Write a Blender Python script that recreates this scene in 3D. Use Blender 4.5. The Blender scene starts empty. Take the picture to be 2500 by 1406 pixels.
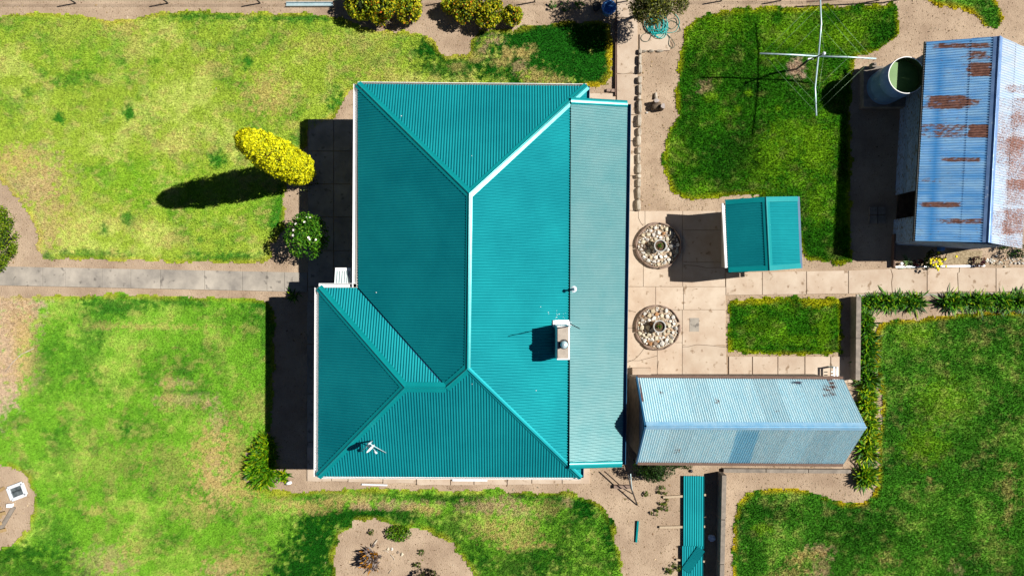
import bpy, bmesh, math, random
import numpy as np
from mathutils import Vector, Matrix
random.seed(7)
rng = np.random.default_rng(11)
scene = bpy.context.scene
COL = scene.collection
R = math.radians

# ------------------------------------------------------------------ camera, sky, sun, exposure
CAM_H = 22.5            # drone height in metres
PPM = 75.0              # photograph pixels per metre on the ground
SUN_EL, SUN_AZ = 48.0, 10.5   # elevation; degrees from +x towards +y
cam = bpy.data.cameras.new('camera')
cam.sensor_width = 36.0
cam.lens = 36.0 * PPM * CAM_H / 2500.0
cam.clip_end = 500
camo = bpy.data.objects.new('camera', cam)
COL.objects.link(camo)
camo.location = (0, 0, CAM_H)
scene.camera = camo

world = bpy.data.worlds.new("World")
scene.world = world
world.use_nodes = True
wn = world.node_tree
sky = wn.nodes.new('ShaderNodeTexSky')
sky.sky_type = 'NISHITA'
sky.sun_disc = False
sky.sun_elevation = R(SUN_EL)
sky.sun_rotation = R(90.0 - SUN_AZ)
sky.altitude = 300
sky.air_density = 0.32
sky.dust_density = 0.1
sky.ozone_density = 2.0
wn.links.new(sky.outputs[0], wn.nodes['Background'].inputs[0])
wn.nodes['Background'].inputs[1].default_value = 0.05

sl = bpy.data.lights.new('sun', 'SUN')
sl.energy = 5.0
sl.angle = R(0.5)
sl.color = (1.0, 0.96, 0.88)
so = bpy.data.objects.new('sun', sl)
COL.objects.link(so)
sd = Vector((math.cos(R(SUN_EL)) * math.cos(R(SUN_AZ)), math.cos(R(SUN_EL)) * math.sin(R(SUN_AZ)), math.sin(R(SUN_EL))))
so.rotation_euler = sd.to_track_quat('Z', 'Y').to_euler()
so.location = (20, 4, 30)

scene.view_settings.view_transform = 'Standard'
scene.view_settings.look = 'None'
scene.view_settings.gamma = 1.0
scene.view_settings.use_curve_mapping = False
scene.view_settings.exposure = 0.74

# ------------------------------------------------------------------ helpers
def P(px, py, z=0.0):
    """place on the plan: map reading px,py of a point that is z metres up"""
    k = (CAM_H - z) / (CAM_H * PPM)
    return Vector(((px - 1250) * k, (703 - py) * k, z))

def G(px, py, z=0.0):
    return Vector(((px - 1250) / PPM, (703 - py) / PPM, z))

def lin(c):
    return tuple((v / 255 / 12.92) if v / 255 <= 0.04045 else ((v / 255 + 0.055) / 1.055) ** 2.4 for v in c)

KAL = 0.52
def A(r, g, b, k=KAL):
    """albedo of a surface that reads r,g,b in full sun"""
    return tuple(min(0.85, v * k) for v in lin((r, g, b)))

def mat(name, c1, c2=None, scale=3.0, rough=0.85, metal=0.0, bump=0.0, bscale=60.0, detail=5.0, rand=0.0,
        spec=0.35, c3=None, s3=30.0, t3=0.62, stretch=None, contrast=0.15):
    m = bpy.data.materials.new(name)
    m.use_nodes = True
    nt = m.node_tree
    b = nt.nodes['Principled BSDF']
    b.inputs['Roughness'].default_value = rough
    b.inputs['Metallic'].default_value = metal
    b.inputs['Specular IOR Level'].default_value = spec
    tc = nt.nodes.new('ShaderNodeTexCoord')
    vec = tc.outputs['Object']
    if stretch:
        mp = nt.nodes.new('ShaderNodeMapping')
        mp.inputs['Scale'].default_value = stretch
        nt.links.new(vec, mp.inputs[0]); vec = mp.outputs[0]
    col = None
    if c2:
        n = nt.nodes.new('ShaderNodeTexNoise')
        n.inputs['Scale'].default_value = scale
        n.inputs['Detail'].default_value = detail
        n.inputs['Roughness'].default_value = 0.65
        nt.links.new(vec, n.inputs['Vector'])
        cr = nt.nodes.new('ShaderNodeValToRGB')
        cr.color_ramp.elements[0].position = 0.5 - contrast
        cr.color_ramp.elements[1].position = 0.5 + contrast
        cr.color_ramp.elements[0].color = (*c1, 1)
        cr.color_ramp.elements[1].color = (*c2, 1)
        nt.links.new(n.outputs[0], cr.inputs[0])
        col = cr.outputs[0]
    else:
        rgb = nt.nodes.new('ShaderNodeRGB'); rgb.outputs[0].default_value = (*c1, 1); col = rgb.outputs[0]
    if c3:
        n3 = nt.nodes.new('ShaderNodeTexNoise'); n3.inputs['Scale'].default_value = s3; n3.inputs['Detail'].default_value = 3
        nt.links.new(vec, n3.inputs['Vector'])
        r3 = nt.nodes.new('ShaderNodeValToRGB')
        r3.color_ramp.elements[0].position = t3; r3.color_ramp.elements[1].position = t3 + 0.08
        nt.links.new(n3.outputs[0], r3.inputs[0])
        mx = nt.nodes.new('ShaderNodeMix'); mx.data_type = 'RGBA'
        nt.links.new(r3.outputs[0], mx.inputs[0]); nt.links.new(col, mx.inputs[6]); mx.inputs[7].default_value = (*c3, 1)
        col = mx.outputs[2]
    if rand:
        oi = nt.nodes.new('ShaderNodeObjectInfo')
        mr = nt.nodes.new('ShaderNodeMapRange')
        mr.inputs[3].default_value = 1 - rand; mr.inputs[4].default_value = 1 + rand
        nt.links.new(oi.outputs['Random'], mr.inputs[0])
        mm = nt.nodes.new('ShaderNodeMix'); mm.data_type = 'RGBA'; mm.blend_type = 'MULTIPLY'; mm.inputs[0].default_value = 1
        nt.links.new(col, mm.inputs[6]); nt.links.new(mr.outputs[0], mm.inputs[7])
        col = mm.outputs[2]
    nt.links.new(col, b.inputs['Base Color'])
    if bump:
        n2 = nt.nodes.new('ShaderNodeTexNoise'); n2.inputs['Scale'].default_value = bscale; n2.inputs['Detail'].default_value = 4
        nt.links.new(vec, n2.inputs['Vector'])
        bp = nt.nodes.new('ShaderNodeBump'); bp.inputs['Strength'].default_value = bump; bp.inputs['Distance'].default_value = 0.02
        nt.links.new(n2.outputs[0], bp.inputs['Height']); nt.links.new(bp.outputs[0], b.inputs['Normal'])
    return m

def leaf_mat(name, trans=0.3, rough=0.6, spec=0.2, noise=0.0):
    """foliage: each leaf carries its own colour in the attribute col"""
    m = bpy.data.materials.new(name); m.use_nodes = True
    nt = m.node_tree; b = nt.nodes['Principled BSDF']; out = nt.nodes['Material Output']
    b.inputs['Roughness'].default_value = rough; b.inputs['Specular IOR Level'].default_value = spec
    at = nt.nodes.new('ShaderNodeAttribute'); at.attribute_name = 'col'
    col = at.outputs['Color']
    if noise:
        tc = nt.nodes.new('ShaderNodeTexCoord')
        n = nt.nodes.new('ShaderNodeTexNoise'); n.inputs['Scale'].default_value = 14; n.inputs['Detail'].default_value = 6
        n.inputs['Roughness'].default_value = 0.75
        nt.links.new(tc.outputs['Object'], n.inputs['Vector'])
        mr = nt.nodes.new('ShaderNodeMapRange'); mr.inputs[1].default_value = 0.3; mr.inputs[2].default_value = 0.7
        mr.inputs[3].default_value = 1 - noise; mr.inputs[4].default_value = 1 + noise
        nt.links.new(n.outputs[0], mr.inputs[0])
        mm = nt.nodes.new('ShaderNodeMix'); mm.data_type = 'RGBA'; mm.blend_type = 'MULTIPLY'; mm.inputs[0].default_value = 1
        nt.links.new(col, mm.inputs[6]); nt.links.new(mr.outputs[0], mm.inputs[7]); col = mm.outputs[2]
    nt.links.new(col, b.inputs['Base Color'])
    if trans:
        t = nt.nodes.new('ShaderNodeBsdfTranslucent'); nt.links.new(col, t.inputs['Color'])
        ms = nt.nodes.new('ShaderNodeMixShader'); ms.inputs[0].default_value = trans
        nt.links.new(b.outputs[0], ms.inputs[1]); nt.links.new(t.outputs[0], ms.inputs[2]); nt.links.new(ms.outputs[0], out.inputs[0])
    return m

WL = {}
def world_loc(o):
    return WL.get(o.name, Vector((0, 0, 0))) if o else Vector((0, 0, 0))

def tag(o, label=None, cat=None, group=None, kind=None):
    if label: o['label'] = label
    if cat: o['category'] = cat
    if group: o['group'] = group
    if kind: o['kind'] = kind
    return o

def thing(name, loc, label, cat, group=None):
    o = bpy.data.objects.new(name, None); COL.objects.link(o)
    o.location = loc; o.empty_display_size = 0.2
    WL[o.name] = Vector(loc)
    return tag(o, label, cat, group)

def link(name, me, parent=None, origin=None):
    o = bpy.data.objects.new(name, me); COL.objects.link(o)
    if parent:
        o.parent = parent; WL[o.name] = world_loc(parent)
    else:
        o.location = origin or (0, 0, 0); WL[o.name] = Vector(origin or (0, 0, 0))
    return o

def np_obj(name, V, F, m, parent=None, origin=None, col=None, smooth=False, attrs=None):
    V = np.asarray(V, dtype=np.float64); F = np.asarray(F, dtype=np.int32)
    og = np.array(world_loc(parent) if parent else (origin or (0, 0, 0)), dtype=np.float64)
    V = (V - og).astype(np.float32)
    me = bpy.data.meshes.new(name)
    me.vertices.add(len(V)); me.vertices.foreach_set('co', V.ravel())
    me.loops.add(F.size); me.loops.foreach_set('vertex_index', F.ravel())
    me.polygons.add(len(F)); me.polygons.foreach_set('loop_start', np.arange(0, F.size, F.shape[1], dtype=np.int32))
    if smooth: me.polygons.foreach_set('use_smooth', np.ones(len(F), dtype=bool))
    me.update(calc_edges=True)
    if col is not None:
        c = np.ones((len(V), 4), dtype=np.float32); c[:, :3] = col
        me.color_attributes.new('col', 'FLOAT_COLOR', 'POINT').data.foreach_set('color', c.ravel())
    for k, v in (attrs or {}).items():
        me.attributes.new(k, 'FLOAT', 'POINT').data.foreach_set('value', np.asarray(v, dtype=np.float32))
    me.materials.append(m)
    return link(name, me, parent, origin)

class MB:
    """collects simple solids, in world metres, for one mesh object"""
    def __init__(s): s.v = []; s.f = []; s.sm = []
    def add(s, vs, fs, smooth=False):
        n = len(s.v); s.v += [tuple(v) for v in vs]; s.f += [tuple(i + n for i in f) for f in fs]; s.sm += [smooth] * len(fs); return s
    def hexa(s, b, t):   # four bottom, four top corners
        return s.add(list(b) + list(t), [(3, 2, 1, 0), (4, 5, 6, 7), (0, 1, 5, 4), (1, 2, 6, 5), (2, 3, 7, 6), (3, 0, 4, 7)])
    def box(s, x0, x1, y0, y1, z0, z1):
        return s.hexa([(x0, y0, z0), (x1, y0, z0), (x1, y1, z0), (x0, y1, z0)], [(x0, y0, z1), (x1, y0, z1), (x1, y1, z1), (x0, y1, z1)])
    def bar(s, a, b, w, h, up=(0, 0, 1)):   # beam between two points
        a = Vector(a); b = Vector(b); d = (b - a).normalized()
        sd_ = d.cross(Vector(up))
        if sd_.length < 1e-4: sd_ = d.cross(Vector((1, 0, 0)))
        sd_.normalize(); u = sd_.cross(d)
        q = [sd_ * w / 2 + u * h / 2, -sd_ * w / 2 + u * h / 2, -sd_ * w / 2 - u * h / 2, sd_ * w / 2 - u * h / 2]
        return s.hexa([a + x for x in q], [b + x for x in q])
    def prism(s, poly, z0, z1):
        n = len(poly)
        vs = [(p[0], p[1], z0) for p in poly] + [(p[0], p[1], z1) for p in poly]
        fs = [tuple(range(n, 2 * n)), tuple(reversed(range(n)))] + [(i, (i + 1) % n, n + (i + 1) % n, n + i) for i in range(n)]
        return s.add(vs, fs)
    def tube(s, pts, r, n=6, smooth=True):
        pts = [Vector(p) for p in pts]; rs = r if isinstance(r, (list, tuple)) else [r] * len(pts)
        vs = []; fs = []
        prev = None
        for i, p in enumerate(pts):
            d = (pts[min(i + 1, len(pts) - 1)] - pts[max(i - 1, 0)]).normalized()
            ref = Vector((0, 0, 1)) if abs(d.z) < 0.9 else Vector((1, 0, 0))
            x = d.cross(ref).normalized(); y = x.cross(d)
            for k in range(n):
                a = 2 * math.pi * k / n
                vs.append(p + (x * math.cos(a) + y * math.sin(a)) * rs[i])
        for i in range(len(pts) - 1):
            for k in range(n):
                fs.append((i * n + k, i * n + (k + 1) % n, (i + 1) * n + (k + 1) % n, (i + 1) * n + k))
        fs += [tuple(reversed(range(n))), tuple(range((len(pts) - 1) * n, len(pts) * n))]
        return s.add(vs, fs, smooth)
    def lathe(s, c, prof, n=24, smooth=True, close=False):
        vs = []; fs = []
        for r, z in prof:
            for k in range(n):
                a = 2 * math.pi * k / n; vs.append((c[0] + r * math.cos(a), c[1] + r * math.sin(a), c[2] + z))
        for i in range(len(prof) - 1):
            for k in range(n):
                fs.append((i * n + k, i * n + (k + 1) % n, (i + 1) * n + (k + 1) % n, (i + 1) * n + k))
        return s.add(vs, fs, smooth)
    def disc(s, c, r, n=24):
        return s.add([(c[0] + r * math.cos(2 * math.pi * k / n), c[1] + r * math.sin(2 * math.pi * k / n), c[2]) for k in range(n)], [tuple(range(n))])
    def build(s, name, m, parent=None, origin=None):
        og = Vector(world_loc(parent) if parent else (origin or (0, 0, 0)))
        me = bpy.data.meshes.new(name)
        me.from_pydata([tuple(Vector(v) - og) for v in s.v], [], s.f)
        me.polygons.foreach_set('use_smooth', s.sm)
        me.update(); me.materials.append(m)
        return link(name, me, parent, origin)

def vnoise(x, y, seed=0):
    """smooth value noise in [0,1] on the unit lattice"""
    xi = np.floor(x).astype(np.int64); yi = np.floor(y).astype(np.int64)
    fx = x - xi; fy = y - yi
    fx = fx * fx * (3 - 2 * fx); fy = fy * fy * (3 - 2 * fy)
    def h(a, b):
        n = (a * 374761393 + b * 668265263 + seed * 974711) & 0x7fffffff
        n = ((n ^ (n >> 13)) * 1274126177) & 0x7fffffff
        return ((n ^ (n >> 16)) & 0xffff) / 65535.0
    return (h(xi, yi) * (1 - fx) + h(xi + 1, yi) * fx) * (1 - fy) + (h(xi, yi + 1) * (1 - fx) + h(xi + 1, yi + 1) * fx) * fy

def fbm(x, y, s, seed=0, o=4):
    t = 0; a = 1; n = 0
    for i in range(o):
        ca, sa = math.cos(0.55 + 0.9 * i), math.sin(0.55 + 0.9 * i)
        t = t + a * vnoise((x * ca - y * sa) * s + 31.7, (x * sa + y * ca) * s + 11.3, seed + 17 * i); n += a; a *= 0.55; s *= 2.03
    return t / n

def inside(px, py, poly):
    r = np.zeros(px.shape, dtype=bool); n = len(poly); j = n - 1
    for i in range(n):
        xi, yi = poly[i]; xj, yj = poly[j]
        c = ((yi > py) != (yj > py)) & (px < (xj - xi) * (py - yi) / (yj - yi + 1e-12) + xi)
        r ^= c; j = i
    return r

def edge_dist(px, py, poly):
    d = np.full(px.shape, 1e9)
    n = len(poly)
    for i in range(n):
        ax, ay = poly[i]; bx, by = poly[(i + 1) % n]
        dx, dy = bx - ax, by - ay; L = dx * dx + dy * dy + 1e-9
        t = np.clip(((px - ax) * dx + (py - ay) * dy) / L, 0, 1)
        d = np.minimum(d, np.hypot(px - ax - t * dx, py - ay - t * dy))
    return d

def plane3(a, b, c):
    a, b, c = Vector(a), Vector(b), Vector(c)
    n = (b - a).cross(c - a)
    gx, gy = -n.x / n.z, -n.y / n.z
    return (gx, gy, a.z - gx * a.x - gy * a.y)

def pz(pl, x, y): return pl[2] + pl[0] * x + pl[1] * y

def corr(name, poly, pl, m, parent, pitch=0.076, amp=0.0105, seg=8, lift=0.0, nv=1, attr=None, origin=None, u_ref=None):
    """a corrugated sheet over the plan outline poly, lying on the plane pl, ribs running down the slope"""
    gx, gy, z0 = pl; g = math.hypot(gx, gy)
    d = Vector((gx / g, gy / g)); u = Vector((-d.y, d.x))
    pts = [(Vector((p[0], p[1])).dot(u), Vector((p[0], p[1])).dot(d)) for p in poly]
    umin = min(p[0] for p in pts); umax = max(p[0] for p in pts)
    ref = umin if u_ref is None else u_ref
    st = pitch / seg
    us = sorted([ref + k * st for k in range(math.ceil((umin - ref) / st), math.floor((umax - ref) / st) + 1)] + [p[0] for p in pts])
    q = [us[0]]
    for x in us[1:]:
        if x - q[-1] > 1e-5: q.append(x)
    V = []; F = []
    az = amp * math.sqrt(1 + g * g)
    n = len(pts)
    for k in range(len(q) - 1):
        u0, u1 = q[k], q[k + 1]; um = (u0 + u1) / 2
        cr = []
        for i in range(n):
            a, b = pts[i], pts[(i + 1) % n]
            if (a[0] > um) != (b[0] > um):
                f = lambda t: a[1] + (b[1] - a[1]) * (t - a[0]) / (b[0] - a[0])
                cr.append((f(um), f(u0), f(u1)))
        cr.sort()
        o0 = az * math.cos(2 * math.pi * (u0 - ref) / pitch); o1 = az * math.cos(2 * math.pi * (u1 - ref) / pitch)
        for j in range(0, len(cr) - 1, 2):
            lo, hi = cr[j], cr[j + 1]
            base = len(V)
            for t in range(nv + 1):
                w = t / nv
                for (uu, vv, oo) in ((u0, lo[1] + (hi[1] - lo[1]) * w, o0), (u1, lo[2] + (hi[2] - lo[2]) * w, o1)):
                    x = u.x * uu + d.x * vv; y = u.y * uu + d.y * vv
                    V.append((x, y, z0 + gx * x + gy * y + lift + oo))
            for t in range(nv):
                F.append((base + 2 * t, base + 2 * t + 1, base + 2 * t + 3, base + 2 * t + 2))
    V = np.array(V)
    return np_obj(name, V, F, m, parent, origin, attrs=attr(V) if attr else None)

def corr3(*a, **k): return corr(*a, **k)

def leaf_quads(C, D, W, L, Wd):
    """diamond leaves: centres, length direction, width direction, sizes"""
    V = np.stack([C - D * L[:, None] / 2, C + W * Wd[:, None] / 2 + D * L[:, None] * 0.08, C + D * L[:, None] / 2, C - W * Wd[:, None] / 2 + D * L[:, None] * 0.08], 1)
    n = len(C)
    return V.reshape(-1, 3), np.arange(4 * n).reshape(n, 4)

def unit(a): return a / (np.linalg.norm(a, axis=1, keepdims=True) + 1e-9)

def foliage(name, pts, nrm, size, pal, m, parent, aspect=0.55, flat=0.6, seed=0, pw=None):
    """a leaf mesh on given points; pal: list of (colour, weight)"""
    r = np.random.default_rng(seed + 5)
    n = len(pts)
    N = unit(nrm * flat + r.normal(size=(n, 3)) * 0.6)
    T = unit(np.cross(N, r.normal(size=(n, 3)))); B = np.cross(N, T)
    L = size * r.uniform(0.6, 1.35, n)
    V, F = leaf_quads(pts, T, B, L, L * aspect)
    w = np.array([p[1] for p in pal], float); w /= w.sum()
    ci = r.choice(len(pal), n, p=w) if pw is None else pw
    c = np.array([p[0] for p in pal])[ci] * r.uniform(0.75, 1.25, (n, 1))
    return np_obj(name, V, F, m, parent, col=np.repeat(c, 4, 0))

def crown_points(c, rad, n, clumps=40, spread=0.22, seed=0, low=-0.6, depth=0.25):
    """leaf positions gathered in clumps on an uneven ellipsoid"""
    r = np.random.default_rng(seed)
    k = unit(r.normal(size=(clumps * 3, 3))); k = k[k[:, 2] > low][:clumps]
    rr = r.uniform(1 - depth, 1.06, len(k))
    i = r.integers(0, len(k), n)
    q = k[i] * rr[i][:, None] + r.normal(size=(n, 3)) * spread
    ln = np.linalg.norm(q, axis=1, keepdims=True)
    q = np.where(ln > 1.15, q / ln * r.uniform(0.95, 1.15, (n, 1)), q)
    nr = unit(q * np.array(1 / np.array(rad)))
    p = np.array(c) + q * np.array(rad)
    p[:, 2] = np.maximum(p[:, 2], 0.02)
    return p, nr

def strap_leaves(name, pts, length, width, n_per, pal, m, parent, seed=0, elev=(25, 80), droop=0.55):
    """arching strap leaves that radiate from each of the crowns pts"""
    r = np.random.default_rng(seed + 3)
    C = np.repeat(np.array(pts, float), n_per, 0); n = len(C)
    az = r.uniform(0, 2 * np.pi, n); el = np.radians(r.uniform(*elev, n)); L = length * r.uniform(0.6, 1.15, n)
    C[:, 0] += r.normal(size=n) * 0.07; C[:, 1] += r.normal(size=n) * 0.07
    w = width * r.uniform(0.7, 1.2, n)
    rows = []
    for t, wt in ((0.0, 0.7), (0.35, 1.0), (0.7, 0.95), (1.0, 0.1)):
        h = L * (np.cos(el) * t + 0.25 * t * t); z = L * (np.sin(el) * t - droop * t * t * np.cos(el) * 1.0)
        cx = C[:, 0] + np.cos(az) * h; cy = C[:, 1] + np.sin(az) * h; cz = np.maximum(C[:, 2] + z, 0.02)
        for s in (-1, 1):
            rows.append(np.stack([cx - np.sin(az) * s * w * wt / 2, cy + np.cos(az) * s * w * wt / 2, cz + 0.25 * w * (0 if t == 0 else 1) * 0], 1))
    V = np.stack(rows, 1).reshape(-1, 3)
    b = (np.arange(n) * 8)[:, None]
    F = np.concatenate([b + np.array([[0, 1, 3, 2]]), b + np.array([[2, 3, 5, 4]]), b + np.array([[4, 5, 7, 6]])])
    cc = np.array([p[0] for p in pal]); pw_ = np.array([p[1] for p in pal], float); pw_ /= pw_.sum()
    c = cc[r.choice(len(pal), n, p=pw_)] * r.uniform(0.7, 1.3, (n, 1))
    return np_obj(name, V, F, m, parent, col=np.repeat(c, 8, 0))

# ------------------------------------------------------------------ materials
M = {}
M['soil'] = mat('soil', A(184, 158, 134), A(226, 200, 172), scale=0.9, rough=0.95, bump=1.0, bscale=26, detail=12, c3=A(164, 139, 116), s3=15, t3=0.64, spec=0.1, contrast=0.17)
M['soil_dark'] = mat('soil_dark', A(92, 74, 60), A(130, 108, 88), scale=6, rough=0.95, bump=0.8, bscale=25, spec=0.1)
M['mulch'] = mat('mulch', A(160, 140, 110), A(215, 195, 160), scale=16, rough=0.95, bump=0.9, bscale=30, spec=0.1, c3=A(110, 90, 70), s3=40, t3=0.6)
M['concrete'] = mat('concrete', A(218, 192, 168), A(242, 222, 200), scale=1.1, rough=0.9, bump=0.25, bscale=50, rand=0.05, c3=A(178, 152, 126), s3=5, t3=0.62, spec=0.2, detail=8)
M['concrete_grey'] = mat('concrete_grey', A(160, 153, 145), A(220, 209, 194), scale=0.9, rough=0.9, bump=0.3, bscale=50, rand=0.05, c3=A(145, 138, 130), s3=5, t3=0.62, spec=0.2, detail=8)
M['wall_conc'] = mat('wall_concrete', A(150, 140, 130), A(185, 172, 158), scale=5, rough=0.9, bump=0.4, rand=0.06, spec=0.2)
TEAL = (0.001, 0.188, 0.220)
M['teal'] = mat('teal_roof_paint', TEAL, (0.0035, 0.236, 0.264), scale=0.6, rough=0.56, spec=0.2, metal=0.45)
M['teal_gloss'] = mat('teal_gloss_paint', (0.002, 0.21, 0.225), (0.003, 0.24, 0.25), scale=2, rough=0.26, spec=0.5, metal=0.2, bump=0.07, bscale=5)
M['teal_pale'] = mat('teal_pale_paint', (0.085, 0.235, 0.25), (0.12, 0.26, 0.27), scale=1.5, rough=0.4, spec=0.5, metal=0.25, detail=8)  # paler, greyer teal than the main roof, used on the verandah sheets
M['white'] = mat('white_gutter_paint', (0.72, 0.73, 0.74), (0.78, 0.78, 0.78), scale=4, rough=0.45)
M['blue_gutter'] = mat('blue_gutter_paint', (0.012, 0.075, 0.16), (0.02, 0.1, 0.2), scale=3, rough=0.4)
M['cream'] = mat('cream_wall_paint', A(225, 215, 195), A(235, 228, 210), scale=3, rough=0.8)
M['brown'] = mat('weathered_brown_timber', A(110, 84, 70), A(150, 120, 105), scale=6, rough=0.85, stretch=(1, 12, 12))
M['timber'] = mat('pale_timber', A(205, 180, 150), A(230, 208, 178), scale=6, rough=0.8, stretch=(3, 14, 14))
M['timber_tan'] = mat('tan_timber', A(196, 160, 105), A(220, 190, 140), scale=5, rough=0.85, stretch=(3, 14, 14), rand=0.15)
M['dark_metal'] = mat('dark_metal', (0.012, 0.013, 0.016), (0.03, 0.03, 0.035), scale=5, rough=0.5)
M['black'] = mat('black_interior', (0.006, 0.006, 0.007), rough=0.9)
M['steel'] = mat('galvanised_tube', (0.42, 0.58, 0.62), (0.55, 0.68, 0.72), scale=8, rough=0.4, metal=0.35)
M['ridge_blue'] = mat('blue_zinc_ridge', (0.2, 0.44, 0.66), (0.3, 0.52, 0.7), scale=5, rough=0.4, metal=0.2)
M['steel_white'] = mat('pale_steel', (0.6, 0.64, 0.7), (0.74, 0.76, 0.8), scale=8, rough=0.45, metal=0.2)
M['dish'] = mat('white_dish_paint', (0.78, 0.78, 0.78), rough=0.4)
M['wire'] = mat('line_wire', (0.22, 0.34, 0.2), rough=0.5, metal=0.3)
M['tank'] = mat('tank_galvanised', (0.10, 0.19, 0.38), (0.16, 0.27, 0.48), scale=3, rough=0.5, metal=0.25, c3=(0.3, 0.4, 0.55), s3=8, t3=0.64, stretch=(1, 1, 0.4))
M['water'] = mat('green_tank_water', (0.075, 0.17, 0.035), (0.10, 0.21, 0.05), scale=3, rough=0.3, spec=0.3)
M['algae'] = mat('algae_lining', (0.035, 0.055, 0.015), (0.06, 0.09, 0.03), scale=4, rough=0.95, spec=0.1)
M['hose'] = mat('teal_hose', (0.01, 0.3, 0.29), (0.02, 0.36, 0.34), scale=3, rough=0.4)
M['hose_dark'] = mat('dark_green_hose', (0.02, 0.06, 0.045), (0.03, 0.08, 0.06), scale=3, rough=0.5)
M['blue_plastic'] = mat('blue_plastic', (0.06, 0.22, 0.55), (0.1, 0.28, 0.62), scale=3, rough=0.4)
M['pot'] = mat('pale_pot', A(205, 205, 205), A(225, 224, 222), scale=6, rough=0.7)
M['bark'] = mat('bark', A(100, 84, 70), A(140, 120, 100), scale=9, rough=0.95, bump=0.8, bscale=20)
M['cut_wood'] = mat('weathered_cut_wood', A(190, 176, 170), A(225, 214, 208), scale=9, rough=0.9, c3=A(130, 118, 114), s3=16, t3=0.6)
M['dry_wood'] = mat('bleached_wood', A(200, 185, 165), A(240, 228, 212), scale=8, rough=0.9)
M['bird'] = mat('black_feathers', (0.008, 0.012, 0.03), (0.015, 0.02, 0.045), scale=20, rough=0.5)
M['soot'] = mat('chimney_top', A(200, 186, 172), A(222, 208, 192), scale=6, rough=0.95, bump=0.3)
M['soot_black'] = mat('soot', (0.02, 0.019, 0.018), (0.09, 0.083, 0.078), scale=14, rough=0.95)
M['edge_stone'] = mat('brown_edging_stone', A(150, 124, 110), A(190, 165, 148), scale=6, rough=0.9, bump=0.5, bscale=18, rand=0.15)
M['wall_stone'] = mat('grey_field_stone', A(186, 172, 154), A(226, 214, 196), scale=9, rough=0.95, bump=0.7, bscale=24, rand=0.12)
M['plastic_bag'] = mat('plastic_bag', (0.55, 0.6, 0.75), (0.7, 0.74, 0.85), scale=5, rough=0.4)
M['glass'] = mat('dark_glass', (0.03, 0.04, 0.045), (0.12, 0.14, 0.15), scale=6, rough=0.1)
M['rust_brown'] = mat('rust', (0.10, 0.035, 0.02), (0.2, 0.08, 0.05), scale=9, rough=0.9)
M['leaf'] = leaf_mat('leaf', 0.25)
M['leaf_gloss'] = leaf_mat('strap_leaf', 0.25, rough=0.5, spec=0.2)
M['grass'] = leaf_mat('grass_blade', 0.3, rough=0.7, spec=0.1)
M['turf'] = leaf_mat('turf', 0.0, rough=0.95, spec=0.05, noise=0.35)

def rock_mat():
    m = bpy.data.materials.new('quartz_rock'); m.use_nodes = True; nt = m.node_tree; b = nt.nodes['Principled BSDF']
    b.inputs['Roughness'].default_value = 0.85
    oi = nt.nodes.new('ShaderNodeObjectInfo'); cr = nt.nodes.new('ShaderNodeValToRGB'); cr.color_ramp.interpolation = 'CONSTANT'
    el = cr.color_ramp.elements
    cols = [(0, A(252, 246, 236, .6)), (0.3, A(246, 234, 206)), (0.5, A(236, 216, 182)), (0.62, A(242, 236, 228)), (0.82, A(214, 190, 160)), (0.88, A(178, 158, 140)), (0.94, A(205, 150, 100))]
    el[0].color = (*cols[0][1], 1); el[1].position = cols[1][0]; el[1].color = (*cols[1][1], 1)
    for p, c in cols[2:]:
        e = el.new(p); e.color = (*c, 1)
    nt.links.new(oi.outputs['Random'], cr.inputs[0])
    tc = nt.nodes.new('ShaderNodeTexCoord'); n = nt.nodes.new('ShaderNodeTexNoise'); n.inputs['Scale'].default_value = 18
    nt.links.new(tc.outputs['Object'], n.inputs['Vector'])
    mr = nt.nodes.new('ShaderNodeMapRange'); mr.inputs[1].default_value = 0.3; mr.inputs[2].default_value = 0.7; mr.inputs[3].default_value = 0.75; mr.inputs[4].default_value = 1.1
    nt.links.new(n.outputs[0], mr.inputs[0])
    mm = nt.nodes.new('ShaderNodeMix'); mm.data_type = 'RGBA'; mm.blend_type = 'MULTIPLY'; mm.inputs[0].default_value = 1
    nt.links.new(cr.outputs[0], mm.inputs[6]); nt.links.new(mr.outputs[0], mm.inputs[7]); nt.links.new(mm.outputs[2], b.inputs['Base Color'])
    return m
M['rock'] = rock_mat()

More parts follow.
